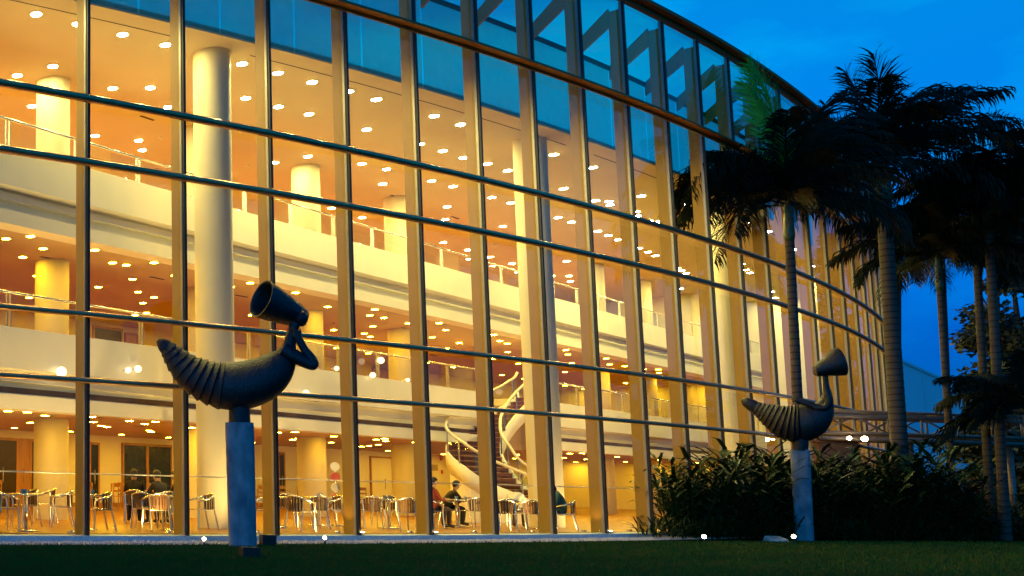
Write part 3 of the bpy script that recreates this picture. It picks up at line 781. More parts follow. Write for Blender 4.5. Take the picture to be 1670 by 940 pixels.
person("person in a teal shirt seated by the tall column looking down", floor_at(922, 866), R_(150), .3, (.035, .12, .13), (.02, .02, .03), arm='lap', head_down=.3)

# ------------------------------------------------------------------ sculptures
def curve_pts(st, Y, dx=0, dy=0, sc=1.0, y3=None):
    return [at_Y(dx + x / sc, dy + y / sc, Y) for x, y, *_ in st]
def smooth_poly(st, sub=4):
    out = []
    n = len(st)
    for i in range(n - 1):
        p0, p1, p2, p3 = st[max(i - 1, 0)], st[i], st[i + 1], st[min(i + 2, n - 1)]
        for k in range(sub):
            t = k / sub
            out.append(tuple(.5 * ((2 * b) + (-a + c) * t + (2 * a - 5 * b + 4 * c - d) * t * t + (-a + 3 * b - 3 * c + d) * t ** 3) for a, b, c, d in zip(p0, p1, p2, p3)))
    out.append(tuple(st[-1])); return out
class Stand:
    """upright plane through a sculpture's foot; n = horizontal line of sight, e = sideways"""
    def __init__(q, P):
        q.P = P.copy(); d = P - O; d.z = 0; q.n = d.normalized(); q.e = Vector((q.n.y, -q.n.x, 0)); q.k = P.y / F
    def at(q, x, y, off=0.0):
        d = ray(x, y); t = (q.P - O).dot(q.n) / d.dot(q.n); return O + d * t + d.normalized() * off
def loft(mb, st, S, dx, dy, sc, sub=4, n=24, depth=.9, ridge=None, off=0.0, cap=True):
    st = [tuple(a) + (0,) * (4 - len(a)) for a in st]
    sm = smooth_poly(st, sub) if sub > 1 else st
    m = len(sm); vs = []; fs = []
    for i, (x, y, r, yo) in enumerate(sm):
        a, b = sm[max(i - 1, 0)], sm[min(i + 1, m - 1)]; tx, ty = b[0] - a[0], b[1] - a[1]; l = math.hypot(tx, ty) or 1; nx, ny = -ty / l, tx / l
        rr = r * (ridge(i / (m - 1)) if ridge else 1)
        for q in range(n):
            g = 2 * math.pi * q / n; c_ = rr * math.cos(g)
            vs.append(S.at(dx + (x + nx * c_) / sc, dy + (y + ny * c_) / sc, off + (yo + rr * depth * math.sin(g)) / sc * S.k * 1.1))
    for i in range(m - 1):
        for q in range(n): fs.append((i * n + q, i * n + (q + 1) % n, (i + 1) * n + (q + 1) % n, (i + 1) * n + q))
    if cap: fs.append(tuple(range(n))[::-1]); fs.append(tuple((m - 1) * n + q for q in range(n)))
    mb.add(vs, fs)
def bell(mb, ax, S, dx, dy, sc, tilt, n=36):
    """ax: (x,y,r) from the wide mouth to the narrow end; tilt = sine of the mouth's lean towards the viewer"""
    x0, y0, _ = ax[0]; x1, y1, _ = ax[-1]; l = math.hypot(x1 - x0, y1 - y0); ux, uy = (x1 - x0) / l, (y1 - y0) / l; nx, ny = -uy, ux
    ct = math.sqrt(1 - tilt * tilt)
    rings = [(x + ux * 6, y + uy * 6, r * .90) for x, y, r in ax[::-1]][1:] + [(ax[0][0], ax[0][1], ax[0][2] * .95)] + list(ax)
    vs = []; fs = []
    for x, y, r in rings:
        s_ = math.hypot(x - x0, y - y0)
        for q in range(n):
            g = 2 * math.pi * q / n; c_, d_ = r * math.cos(g), r * math.sin(g)
            vs.append(S.at(dx + (x + nx * c_ + ux * d_ * tilt) / sc, dy + (y + ny * c_ + uy * d_ * tilt) / sc, (d_ * ct * -1 + s_ * tilt) / sc * S.k * 1.1))
    m = len(rings)
    for i in range(m - 1):
        for q in range(n): fs.append((i * n + q, i * n + (q + 1) % n, (i + 1) * n + (q + 1) % n, (i + 1) * n + q))
    fs.append(tuple(range(n))[::-1]); fs.append(tuple((m - 1) * n + q for q in range(n)))
    mb.add(vs, fs)
def ped(mb, S, x0, x1, ytop, ybot, x0b, x1b, seed):
    rr = random.Random(seed); n = 28; rows = 16; vs = []; fs = []
    for i in range(rows + 1):
        t = i / rows; y = ybot + (ytop - ybot) * t; a, b = S.at(x0b + (x0 - x0b) * t, y), S.at(x1b + (x1 - x1b) * t, y); c_ = (a + b) / 2; h = (b - a).length / 2
        c_ = Vector((c_.x, c_.y, ZL + (S.at((x0 + x1) / 2, ytop).z - ZL) * t)) + S.n * h * .0
        for q in range(n):
            g = 2 * math.pi * q / n; cg, sg = math.cos(g), math.sin(g); p = 2 / 5.0
            w_ = 1 + rr.uniform(-.012, .012) - (.02 if i == rows else 0)
            vs.append(c_ + S.e * (h * w_ * math.copysign(abs(cg) ** p, cg)) + S.n * (h * w_ * math.copysign(abs(sg) ** p, sg)))
    for i in range(rows):
        for q in range(n): fs.append((i * n + q, i * n + (q + 1) % n, (i + 1) * n + (q + 1) % n, (i + 1) * n + q))
    fs.append(tuple(rows * n + q for q in range(n))); fs.append(tuple(range(n))[::-1])
    mb.add(vs, fs)
def saw(n, lo, hi, amp):
    def f(t):
        if t < lo or t > hi: return 1.0
        q = (t - lo) / (hi - lo) * n; return 1 + amp * (q - math.floor(q)) - amp * .5
    return f
Y1 = 20.42; SC1 = 940 / 300; D1 = (240, 440)
sc1 = thing("bird_woman_sculpture", "dark bronze bird woman with bell shaped hood, hands at her chin, nearer sculpture", "sculpture", at_z(395, 892, ZL))
S1_ = Stand(Vector(sc1.location))
def sbuild(mb, name, mat, parent, smooth='auto'): return mb.build(name, mat, parent, smooth, base=parent.location if parent.parent is None else parent.parent.location)
mb = MB()
loft(mb, [(52, 362, 10), (75, 378, 30), (105, 405, 44), (135, 440, 58), (175, 485, 74), (222, 525, 90), (275, 556, 103), (330, 580, 113), (388, 594, 119), (460, 595, 124), (530, 582, 123), (600, 554, 115), (658, 508, 98), (700, 456, 70), (718, 415, 46), (730, 365, 32), (742, 318, 27), (758, 270, 28)], S1_, *D1, SC1, sub=10, n=36, depth=.85, ridge=saw(9, .10, .47, .13))
body1 = sbuild(mb, "body", m_bronze, sc1)
mb = MB(); bell(mb, [(582, 148, 101), (600, 156, 98), (640, 175, 92), (690, 199, 81), (735, 220, 69), (770, 237, 58), (790, 245, 50), (800, 249, 42), (804, 251, 28)], S1_, *D1, SC1, .45)
hood1 = sbuild(mb, "hood", m_bronze, sc1)
mb = MB()
loft(mb, [(775, 225, 20), (786, 240, 36), (788, 258, 34), (788, 276, 24), (786, 290, 11)], S1_, *D1, SC1, sub=4, n=20, depth=1.1)
loft(mb, [(806, 212, 6), (811, 232, 9), (818, 244, 8), (808, 252, 8)], S1_, *D1, SC1, sub=3, n=10)
loft(mb, [(806, 260, 8), (813, 265, 6), (806, 272, 7), (810, 282, 6)], S1_, *D1, SC1, sub=3, n=10)
sbuild(mb, "face", m_bronze, sc1)
for off in (-.22, .10):
    mb = MB()
    loft(mb, [(695, 405, 34), (735, 432, 36), (790, 462, 33), (838, 484, 30), (852, 482, 26), (835, 450, 25), (808, 415, 22), (785, 375, 20), (770, 345, 20)], S1_, *D1, SC1, sub=5, n=16, off=off * .8, depth=.9)
    # hand with fingers reaching the chin
    loft(mb, [(772, 352, 20), (765, 332, 22), (757, 316, 18)], S1_, *D1, SC1, sub=3, n=12, off=off * .7, depth=.6)
    for q in range(4):
        loft(mb, [(762, 325, 7), (752 - q * 3, 302 + q * 2, 6.5), (748 - q * 4, 288 + q * 4, 4)], S1_, *D1, SC1, sub=3, n=8, off=off * .7 - .03 + q * .02)
    loft(mb, [(775, 335, 7), (783, 318, 6), (780, 304, 4)], S1_, *D1, SC1, sub=3, n=8, off=off * .7)
    sbuild(mb, "arm", m_bronze, sc1)
mb = MB(); loft(mb, [(472, 690, 54), (472, 740, 55), (472, 790, 56)], S1_, *D1, SC1, sub=2, n=20, depth=1.0); sbuild(mb, "mount", m_bronze, sc1)
mb = MB(); ped(mb, S1_, 367, 414, 690, 892, 373, 419, 1); sbuild(mb, "pedestal", m_ped, sc1, "auto")

Y2 = 29.63; SC2 = 940 / 220; D2 = (1180, 540)
sc2 = thing("bird_woman_sculpture", "brown bronze bird woman with arm laid along her back, farther sculpture by the bushes", "sculpture", at_z(1312, 882, ZL))
S2_ = Stand(Vector(sc2.location))
mb = MB()
loft(mb, [(128, 478, 12), (150, 492, 32), (190, 515, 42), (235, 540, 48), (285, 568, 68), (345, 600, 92), (415, 632, 115), (490, 645, 128), (565, 640, 130), (635, 612, 120), (685, 562, 92), (712, 500, 58), (722, 440, 34), (714, 380, 24), (708, 310, 22), (706, 270, 24)], S2_, *D2, SC2, sub=10, n=36, depth=.85, ridge=saw(10, .17, .50, .13))
sbuild(mb, "body", m_bronze2, sc2)
mb = MB(); bell(mb, [(826, 214, 94), (820, 214, 103), (785, 220, 98), (745, 236, 81), (705, 252, 63), (672, 268, 52), (652, 275, 46), (642, 279, 40), (636, 281, 26)], S2_, *D2, SC2, -.35)
sbuild(mb, "hood", m_bronze2, sc2)
mb = MB(); loft(mb, [(690, 250, 30), (665, 272, 42), (655, 290, 34), (660, 306, 16)], S2_, *D2, SC2, sub=4, n=18, depth=1.1)
loft(mb, [(652, 232, 6), (642, 245, 9), (634, 256, 8), (642, 264, 8)], S2_, *D2, SC2, sub=3, n=10)
sbuild(mb, "face", m_bronze2, sc2)
for off, dd in ((-.55, 0), (.45, -12)):
    mb = MB(); loft(mb, [(722, 440, 30), (735, 490, 32), (712, 530, 28), (660, 535, 24), (600, 512, 22), (545, 492, 20), (510, 486, 18)], S2_, *D2, SC2, sub=5, n=14, off=off * .55, depth=.9)
    for q in range(4): loft(mb, [(515, 486, 7), (495, 484 - q, 6), (480, 490 + q, 4)], S2_, *D2, SC2, sub=3, n=8, off=off * .55 + (q - 1.5) * .035)
    loft(mb, [(530, 484, 7), (520, 470, 6), (508, 466, 4)], S2_, *D2, SC2, sub=3, n=8, off=off * .55)
    sbuild(mb, "arm", m_bronze2, sc2)
mb = MB(); loft(mb, [(535, 740, 60), (535, 790, 60), (533, 832, 58)], S2_, *D2, SC2, sub=2, n=18, depth=1.0); sbuild(mb, "mount", m_bronze2, sc2)
mb = MB(); ped(mb, S2_, 1288, 1321, 734, 882, 1297, 1328, 2); sbuild(mb, "pedestal", m_ped, sc2, "auto")

# ------------------------------------------------------------------ lawn lamps and boxes
def floodlight(x, y, label, r=.032, face=None):
    P = at_z(x, y + 6, ZL)
    t = thing("floodlight", label, "garden light", P)
    d = (O - P); d.z = .3; d.normalize()
    h = .16
    mb = MB(); mb.tube([Vector((0, 0, 0)), Vector((0, 0, h * .6))], .018, 8); mb.lathe([(.06, 0), (.06, .015)], n=12); mb.build("stake", m_black, t)
    c = Vector((0, 0, h))
    mb = MB(); mb.tube([c - d * .10, c - d * .09, c + d * .03, c + d * .05], [.03, r * .9, r * 1.15, r * 1.2], 14); mb.build("housing", m_black, t)
    mb = MB(); mb.tube([c + d * .052, c + d * .058], [r, r * .98], 14); mb.build("lens", m_spot, t)
floodlight(333, 887, "lit garden spotlight on the lawn just left of the near pedestal")
floodlight(530, 884, "lit garden spotlight on the lawn edge right of the near pedestal")
floodlight(1149, 880, "lit garden spotlight in front of the low border plants", .045)
floodlight(1295, 879, "lit garden spotlight at the foot of the far pedestal", .045)
for s, lb in ((3.02, "small uplight on the kerb under the fin lit from below, left one"), (4.03, "small uplight on the kerb beside the fin right of the lone chair"), (7.03, "small uplight on the kerb under the brightly lit fin right of the person in teal")):
    P = arc(s, -.10, -.012)
    t = thing("uplight", lb, "garden light", P)
    mb = MB(); mb.lathe([(.035, 0), (.045, .05), (.045, .07)], n=12); mb.build("housing", m_alu, t)
    mb = MB(); mb.lathe([(.038, .071), (.03, .078)], n=12); mb.build("lens", m_spot, t)
for s in (3.0, 7.0):
    li = bpy.data.lights.new("fin_uplight", 'SPOT'); li.energy = 14; li.color = (1, .62, .25); li.spot_size = R_(70); li.spot_blend = .8; li.shadow_soft_size = .03
    lo = bpy.data.objects.new("fin_uplight", li); COL.objects.link(lo); lo.location = arc(s - .12, .16, .08); lo.rotation_euler = (R_(180), 0, 0)
    tgt = arc(s, .2, 1.2) - lo.location; lo.rotation_euler = tgt.to_track_quat('-Z', 'Y').to_euler()
for k in range(-3, 15):  # uplights added as fill, aimed at the lower balcony front
    P = arc(k, .52, 0.0)
    t = thing("fill_uplight", "small metal uplight set in the floor just inside the glass at a fin's foot", "fill light", P, 0, "added fill uplights along the glass")
    mb = MB(); mb.lathe([(.07, 0), (.07, .02), (.045, .05), (.04, .05)], n=12); mb.build("housing", m_alu, t)
    li = bpy.data.lights.new("fill_beam", 'SPOT'); li.energy = 400; li.color = (1, .70, .24); li.spot_size = R_(125); li.spot_blend = 1; li.shadow_soft_size = .04
    lo = bpy.data.objects.new("fill_beam", li); COL.objects.link(lo); lo.location = P + Vector((0, 0, .07)); q = uv_of(P)
    lo.rotation_euler = (fas(q[0] + .3, 0, 3.9) - lo.location).to_track_quat('-Z', 'Y').to_euler()
mb = MB(); mb.tube([arc(q, .46, 1.18) for q in frange(-3.5, 26, .5)], .014, 6)
for k in range(-3, 26): mb.tube([arc(k, .32, 1.18), arc(k, .46, 1.18)], .012, 6)
part(mb, "guard_rail", m_lampring, True)
def boxlight(x, y, wpx, hpx, label):
    P = at_z(x, y, ZL); k = P.y / F; t = thing("floodlight_box", label, "garden light", P)
    w_, h = wpx * k, hpx * k
    mb = MB(); mb.box((0, 0, h * .55), w_, w_ * .7, h * .85); mb.box((0, -w_ * .36, h * .95), w_ * 1.06, w_ * .05, h * .12); mb.build("housing", m_black, t)
    mb = MB(); mb.box((0, 0, h * .06), w_ * .5, w_ * .4, h * .12); mb.build("foot", m_black, t)
    mb = MB()
    for q in range(5): mb.box(((q - 2) * w_ * .18, -w_ * .37, h * .5), w_ * .04, w_ * .04, h * .6)
    mb.build("cooling_fin", m_black, t)
boxlight(407, 911, 27, 18, "black floodlight box on the grass in front of the near pedestal")
boxlight(437, 891, 22, 18, "black floodlight box behind the near pedestal beside the kerb")
P = at_z(1265, 884, ZL); t = thing("stone_plaque", "small cream wedge shaped plaque lying on the lawn by the far pedestal", "plaque", P)
mb = MB(); a = .24
mb.add([(-a, -.14, 0), (a, -.14, 0), (a, .14, 0), (-a, .14, 0), (-a * .9, -.10, .06), (a * .98, -.12, .07), (a * .9, .12, .15), (-a * .75, .12, .15)], [(0, 3, 2, 1), (4, 5, 6, 7), (0, 1, 5, 4), (1, 2, 6, 5), (2, 3, 7, 6), (3, 0, 4, 7)]); mb.build("slab", m_plaque, t)
mb = MB()
for q in range(3): mb.box((0, -.06 + q * .06, .092 + q * .02), .30, .012, .003, None, Vector((0, .95, .3)).normalized(), Vector((0, -.3, .95)).normalized())
mb.build("engraved_line", m_slot, t)

# ------------------------------------------------------------------ palms
def frond(mb, rnd, base, az, e0, e1, length, lw=.62, nl=92, droop=.5, mat=0):
    n = 12; pts = []; p = Vector(base); st = length / n
    for i in range(n + 1):
        pts.append(p.copy()); t = i / n
        e = e0 + (e1 - e0) * (t ** 1.15); d = Vector((math.cos(az) * math.cos(e), math.sin(az) * math.cos(e), math.sin(e)))
        p = p + d * st
    mb.mat(mat); mb.tube(pts, [.035 * (1 - .85 * i / n) + .004 for i in range(n + 1)], 5, cap=False)
    for i in range(nl):
        t = .10 + .89 * i / (nl - 1); q = t * n; k = min(int(q), n - 1); P = pts[k].lerp(pts[k + 1], q - k)
        T = (pts[min(k + 1, n)] - pts[k]).normalized(); side = T.cross(Vector((0, 0, 1)));
        side = side.normalized() if side.length > .05 else Vector((-math.sin(az), math.cos(az), 0))
        up = side.cross(T).normalized()
        ll = lw * length * .40 * (math.sin(math.pi * min(1, .16 + t * .78)) ** .7 * .9 + .15) * rnd.uniform(.8, 1.2)
        tz = max(0.0, T.z); droop_ = droop * (1 - .75 * tz)
        for sg in (1, -1):
            lift = rnd.uniform(-.45, .6)
            d1 = (side * sg * .8 + T * (rnd.uniform(.5, .95) + .45 * tz) + up * lift).normalized(); dn = Vector((0, 0, -1)) * droop_
            d2 = (d1 + dn * rnd.uniform(.5, .9)).normalized(); d3 = (d2 * .6 + dn * rnd.uniform(.8, 1.3)).normalized()
            m1 = P + d1 * ll * .36; m2 = m1 + d2 * ll * .36; tip = m2 + d3 * ll * .36
            wv = (T * .020 + up * .014) * rnd.uniform(.8, 1.3)
            mb.add([P - wv * .5, P + wv * .5, m1 + wv, m1 - wv, m2 + wv * .8, m2 - wv * .8, tip], [(0, 1, 2, 3), (3, 2, 4, 5), (5, 4, 6)])
def palm(label, bx, by, tx, ty, Y, wpx, flen, seed, n=15, emax=82, young=None, keys=(), shaft=True, zbase=ZL, spear=None, low=-1.1):
    rnd = random.Random(seed); k = Y / F
    top = at_Y(tx, ty, Y); bt = at_Y(bx, by, Y); bt.z = zbase
    ax_ = top - bt; ob = 1 / math.sqrt(1 + (top.x / top.y) ** 2)
    t = thing("palm_tree", label, "palm tree", bt)
    T = bt
    mb = MB(); r = wpx * k / 2 * ob; m = 14; shl = 1.5 if shaft else .3
    tp = [bt.lerp(top, i / m) for i in range(m + 1)]
    H = ax_.length; fsh = 1 - shl / H
    pts = [bt.lerp(top, fsh * i / m) for i in range(m + 1)]
    rr = [r * (1.25 - .25 * min(1, i / 3)) * (1 - .18 * i / m) for i in range(m + 1)]
    # ring steps
    P2 = []; R2 = []
    nr = int(H / .28)
    for i in range(nr + 1):
        q = i / nr; P2 += [bt.lerp(top, fsh * q), bt.lerp(top, min(fsh, fsh * (q + .72 / nr)))]; b_ = r * (1.22 - .22 * min(1, q * 5)) * (1 - .16 * q); R2 += [b_ * 1.0, b_ * .955]
    mb.tube(P2, R2, 16); mb.build("trunk", m_trunk, t, 'auto', base=T)
    cs = MB(); c0 = bt.lerp(top, fsh)
    cs.tube([c0, c0.lerp(top, .12), c0.lerp(top, .5), top], [r * .8, r * 1.02, r * .85, r * .42], 14); cs.build("crownshaft", m_shaft, t, True, base=T)
    mb = MB()
    for i in range(n):
        az = 2 * math.pi * (i * .618034) + rnd.uniform(-.2, .2); lv = i / n
        e0 = R_(emax) - lv * R_(emax - 7) + rnd.uniform(-.1, .1); e1 = e0 + (low - .45 - .25 * lv) * rnd.uniform(.8, 1.1)
        frond(mb, rnd, top - Vector((0, 0, .1 + lv * .3)), az, e0, max(e1, R_(-85)), flen * rnd.uniform(.85, 1.08), droop=rnd.uniform(.7, 1.2))
    for az, e0, e1, ln in keys:
        frond(mb, rnd, top - Vector((0, 0, .15)), R_(az), R_(e0), R_(e1), ln, droop=.8)
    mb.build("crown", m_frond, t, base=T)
    if young:
        mb = MB()
        for az, e0, e1, ln in young: frond(mb, rnd, top - Vector((0, 0, .1)), R_(az), R_(e0), R_(e1), ln, lw=.52, droop=.35, nl=90)
        o = mb.build("young_frond", m_young, t, base=T); o['label'] = "bright green young frond"
    if spear:
        mb = MB(); mb.tube([top, top + Vector((0, 0, spear * .5)), top + Vector((.02, 0, spear))], [.035, .02, .003], 6); mb.build("spear_leaf", m_frond, t, base=T)
    return t
palm("slim palm with one bright green upright frond, right in front of the glass wall", 1306, 800, 1284, 318, 32.6, 20, 3.5, 11, n=17, young=[(160, 90, 70, 4.6), (178, 86, 66, 4.3), (185, 82, 60, 3.9)],
     keys=[(190, 25, -75, 3.7), (172, 40, -70, 4.0), (200, 10, -80, 3.4), (0, 84, 25, 4.3), (4, 76, -5, 4.5), (356, 66, -40, 4.2), (350, 20, -75, 3.6), (5, 40, -60, 3.8), (182, 50, -80, 4.4), (186, 60, -85, 4.6), (178, 35, -80, 4.2)])
palm("thick trunked tall palm rising between the glass wall and the open sky", 1472, 830, 1437, 262, 34.5, 32, 3.8, 5, n=18, keys=[(180, 97, 82, 3.9), (175, 84, 62, 3.4), (0, 64, 12, 4.1), (6, 56, 0, 4.0), (8, 50, -25, 3.8), (355, 35, -60, 3.6), (180, 40, -60, 3.4)])
palm("thin far palm trunk standing alone against the pale blue building", 1555, 830, 1528, 405, 35.6, 14, 2.9, 21, emax=60, n=17)
palm("palm standing left of the closest pair of trunks at the right", 1614, 840, 1588, 335, 35.2, 17, 3.1, 31, emax=40, n=15)
palm("palm with a tall unopened spear leaf at the right", 1637, 850, 1608, 290, 34.4, 20, 3.2, 41, emax=35, n=16, spear=3.4)
palm("palm cut off by the photo's right edge with raised fronds", 1740, 850, 1698, 312, 34, 22, 4.0, 51, n=17, emax=58, keys=[(180, 78, 35, 3.2), (172, 60, 10, 3.3), (188, 40, -50, 3.3)])
palm("short palm with low spreading fronds at the lower right", 1690, 860, 1672, 655, 33, 14, 2.5, 61, n=13, shaft=False, keys=[(180, 45, -30, 2.3), (185, 25, -55, 2.2), (175, 5, -60, 2.0)])
# dark broadleaf trees filling the right edge
def tree(label, x, ytop, ybot, Y, wpx, seed):
    rnd = random.Random(seed); k = Y / F
    base = at_Y(x, 850, Y); base.z = ZL; top = at_Y(x, ytop, Y); bot = at_Y(x, ybot, Y)
    t = thing("broadleaf_tree", label, "tree", base)
    mb = MB(); c = Vector((bot.x, Y, (top.z + bot.z) / 2)); H = (top.z - bot.z) / 2; W = wpx * k / 2
    mb.tube([base, base.lerp(c, .5) + Vector((.15, 0, 0)), c + Vector((0, 0, H * .3))], [.28, .2, .08], 10)
    for q in range(7):
        a = rnd.uniform(0, 6.28); e = c + Vector((math.cos(a) * W * .6, math.sin(a) * W * .6, rnd.uniform(-.2, .5) * H)); b = base.lerp(c, rnd.uniform(.55, .9)); mb.tube([b, b.lerp(e, .5) + Vector((0, 0, .3)), e], [.1, .06, .02], 6)
    mb.build("trunk", m_bark, t, True, base=base)
    mb = MB()
    cl_ = []
    for q in range(64):
        th = rnd.uniform(0, 6.28); ph = math.acos(rnd.uniform(-.8, 1)); rr = rnd.uniform(.45, 1.0)
        cl_.append(c + Vector((W * rr * math.sin(ph) * math.cos(th), W * rr * math.sin(ph) * math.sin(th), H * rr * math.cos(ph))))
    for cc in cl_:
        R3 = rnd.uniform(.22, .38) * W
        for j in range(230):
            d = Vector((rnd.gauss(0, 1), rnd.gauss(0, 1), rnd.gauss(0, .8))).normalized() * R3 * rnd.random() ** .4; P = cc + d
            a = Vector((rnd.gauss(0, 1), rnd.gauss(0, 1), rnd.gauss(0, .6) - .4)).normalized() * rnd.uniform(.16, .34); b = a.cross(Vector((rnd.gauss(0, 1), rnd.gauss(0, 1), rnd.gauss(0, 1)))).normalized() * rnd.uniform(.05, .11)
            mb.add([P, P + a * .5 + b, P + a, P + a * .5 - b], [(0, 1, 2, 3)])
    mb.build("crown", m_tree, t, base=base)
tree("dark leafy tree behind the palms at the right edge", 1690, 300, 840, 48, 140, 71)
palm("far palm with a dense crown just right of the thick trunk, its stem hidden", 1464, 830, 1466, 400, 58, 10, 5.2, 81, emax=35, n=18)
palm("far palm with a dense crown seen low between the right hand trunks", 1553, 830, 1536, 385, 60, 10, 5.6, 82, emax=35, n=18)
palm("far palm with a dense crown behind the spear leaf palm", 1637, 830, 1622, 365, 57, 10, 5.6, 83, emax=30, n=18)
tree("dark leafy tree low at the right edge behind the short palm", 1668, 620, 880, 44, 130, 73)

# ------------------------------------------------------------------ planting
def lance_leaf(mb, P, d, ln, wd, rnd, droop=.5):
    side = d.cross(Vector((0, 0, 1))); side = side.normalized() if side.length > .05 else Vector((1, 0, 0))
    p0 = P; p1 = P + d * ln * .35; d2 = (d + Vector((0, 0, -droop * .5))).normalized(); p2 = p1 + d2 * ln * .35; d3 = (d2 + Vector((0, 0, -droop))).normalized(); p3 = p2 + d3 * ln * .33
    fold = side.cross(d) * (wd * .25)
    mb.add([p0, p1 - side * wd + fold, p1, p1 + side * wd + fold, p2 - side * wd * .85 + fold, p2, p2 + side * wd * .85 + fold, p3],
           [(0, 1, 2), (0, 2, 3), (1, 4, 5, 2), (2, 5, 6, 3), (4, 7, 5), (5, 7, 6)])
def ginger_mesh(seed, stems=16, h=1.7, lw=.042, ll=.74):
    rnd = random.Random(seed); mb = MB()
    for i in range(stems):
        a = rnd.uniform(0, 6.28); r = rnd.random() ** .5 * .55; b = Vector((math.cos(a) * r, math.sin(a) * r, 0)); hh = h * rnd.uniform(.6, 1.05); ln = Vector((math.cos(a) * r * .7 + rnd.gauss(0, .12), math.sin(a) * r * .7 + rnd.gauss(0, .12), 0)); 
        pts = [b, b + ln * .4 + Vector((0, 0, hh * .55)), b + ln + Vector((0, 0, hh))]
        mb.tube(pts, [.014, .011, .006], 5, cap=False)
        az = rnd.uniform(0, 3.14)
        for j in range(9):
            t = .22 + .78 * j / 8; P = pts[0].lerp(pts[1], min(1, t * 2)) if t < .5 else pts[1].lerp(pts[2], t * 2 - 1)
            aa = az + (math.pi if j % 2 else 0) + rnd.gauss(0, .35); e = R_(rnd.uniform(20, 55))
            lance_leaf(mb, P, Vector((math.cos(aa) * math.cos(e), math.sin(aa) * math.cos(e), math.sin(e))), ll * rnd.uniform(.75, 1.15), lw * rnd.uniform(.8, 1.2), rnd, .55)
    return mb
def strap_mesh(seed, n=60, h=.42):
    rnd = random.Random(seed); mb = MB()
    for i in range(n):
        a = rnd.uniform(0, 6.28); r = rnd.random() ** .5 * .30; P = Vector((math.cos(a) * r, math.sin(a) * r, rnd.uniform(0, .22))); e = R_(rnd.uniform(25, 80)); aa = a + rnd.gauss(0, .6)
        lance_leaf(mb, P, Vector((math.cos(aa) * math.cos(e), math.sin(aa) * math.cos(e), math.sin(e))), h * rnd.uniform(.6, 1.1), .018, rnd, .7)
    return mb
def to_mesh(mb, name, mat):
    me = bpy.data.meshes.new(name); me.from_pydata([tuple(v) for v in mb.v], [], mb.f); me.materials.append(mat); me.update(); return me
GM = [to_mesh(ginger_mesh(100 + i, stems=18 + 2 * i), "ginger_leaves", m_leaf) for i in range(4)]
rnd = random.Random(5)
def plant(name, me, P, sc, rz, label, cat, group):
    o = bpy.data.objects.new(name, me); COL.objects.link(o); o.location = P; o.scale = (sc, sc, sc * rnd.uniform(.95, 1.08)); o.rotation_euler = (0, 0, rz)
    return tag(o, label, cat, group)
def facade_Y(x):
    d = ray(x, 800); t = 5.0
    while arc_sd(O + d * t)[1] < 0 and t < 80: t += .05
    return (O + d * t).y
GP = [(1106, 762, .5), (1122, 745, .75), (1135, 775, .3), (1150, 735, .7), (1185, 728, .6), (1172, 778, .2), (1215, 735, .6), (1245, 722, .5), (1230, 780, .2), (1280, 735, .5), (1270, 785, .15), (1325, 738, .5), (1350, 728, .55), (1338, 785, .15), (1385, 735, .45), (1380, 785, .15), (1420, 732, .5), (1455, 722, .4), (1440, 785, .15), (1490, 730, .4), (1520, 745, .4), (1490, 790, .15), (1545, 775, .3), (1575, 805, .15), (1610, 812, .2), (1650, 800, .2), (1535, 808, .1), (1405, 805, .08), (1300, 760, .3), (1200, 760, .35), (1360, 765, .3), (1470, 765, .3)]
for i, (x, yt, q) in enumerate(GP):
    Yf = at_z(x, 880, ZL).y; Yb = min(facade_Y(x) - .7, Yf + 3.2, 35.2); Y = Yf + .5 + q * max(0, Yb - Yf - .5)
    top = at_Y(x, yt, Y); P = Vector((top.x, Y, ZL)); h = top.z - ZL
    plant("ginger_shrub", GM[i % 4], P, h / 2.0, rnd.uniform(0, 6.28), "tall dark ginger shrub with long pointed leaves in the planting bed", "shrub", "tall leafy shrubs in the bed")
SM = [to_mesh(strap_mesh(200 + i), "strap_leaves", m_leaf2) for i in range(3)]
for row in range(3):
    for x in range(1070 + 12 * row, 1690, 14):
        P = at_z(x + rnd.uniform(-5, 5), 880 - 2.6 * row + rnd.uniform(-1, 1), ZL)
        if arc_sd(P)[1] > -.5 or (P - Vector((26.64, 29.63, ZL))).length < .6: continue
        plant("border_plant", SM[rnd.randrange(3)], P, rnd.uniform(1.1, 1.6) * (1 + .25 * row), rnd.uniform(0, 6.28), "low strap leaved border plant in the dark edging in front of the tall shrubs", "plant", "low border plants edging the bed")
# heart leaf sticking up and a red plant
mb = MB(); rr = random.Random(9)
for q in range(6):
    a = rr.uniform(0, 6.28); e = R_(60); P = Vector((0, 0, 0)); tip = Vector((math.cos(a) * .35, math.sin(a) * .35, rr.uniform(1.3, 2.0)))
    mb.tube([P, tip * .6, tip], [.015, .012, .008], 5); lance_leaf(mb, tip, Vector((math.cos(a) * .6, math.sin(a) * .6, .3)), .55, .17, rr, .9)
P = at_Y(1216, 720, 31.5); h = P.z - ZL; P.z = ZL
o = tag(mb.build("elephant_ear", m_leaf, base=(0, 0, 0)), "broad heart leaved plant poking up left of the far sculpture's tail", "plant"); o.location = P; o.scale = (h / 2, ) * 3
mb = MB()
for q in range(9):
    a = rr.uniform(0, 6.28); b = Vector((math.cos(a) * .4 * rr.random(), math.sin(a) * .4 * rr.random(), 0)); tp = b + Vector((rr.gauss(0, .1), rr.gauss(0, .1), rr.uniform(1.2, 1.9))); mb.tube([b, tp], .02, 5)
    for j in range(16):
        aa = rr.uniform(0, 6.28); e = R_(rr.uniform(10, 80)); lance_leaf(mb, tp - Vector((0, 0, rr.uniform(0, .4))), Vector((math.cos(aa) * math.cos(e), math.sin(aa) * math.cos(e), math.sin(e))), .45, .035, rr, .6)
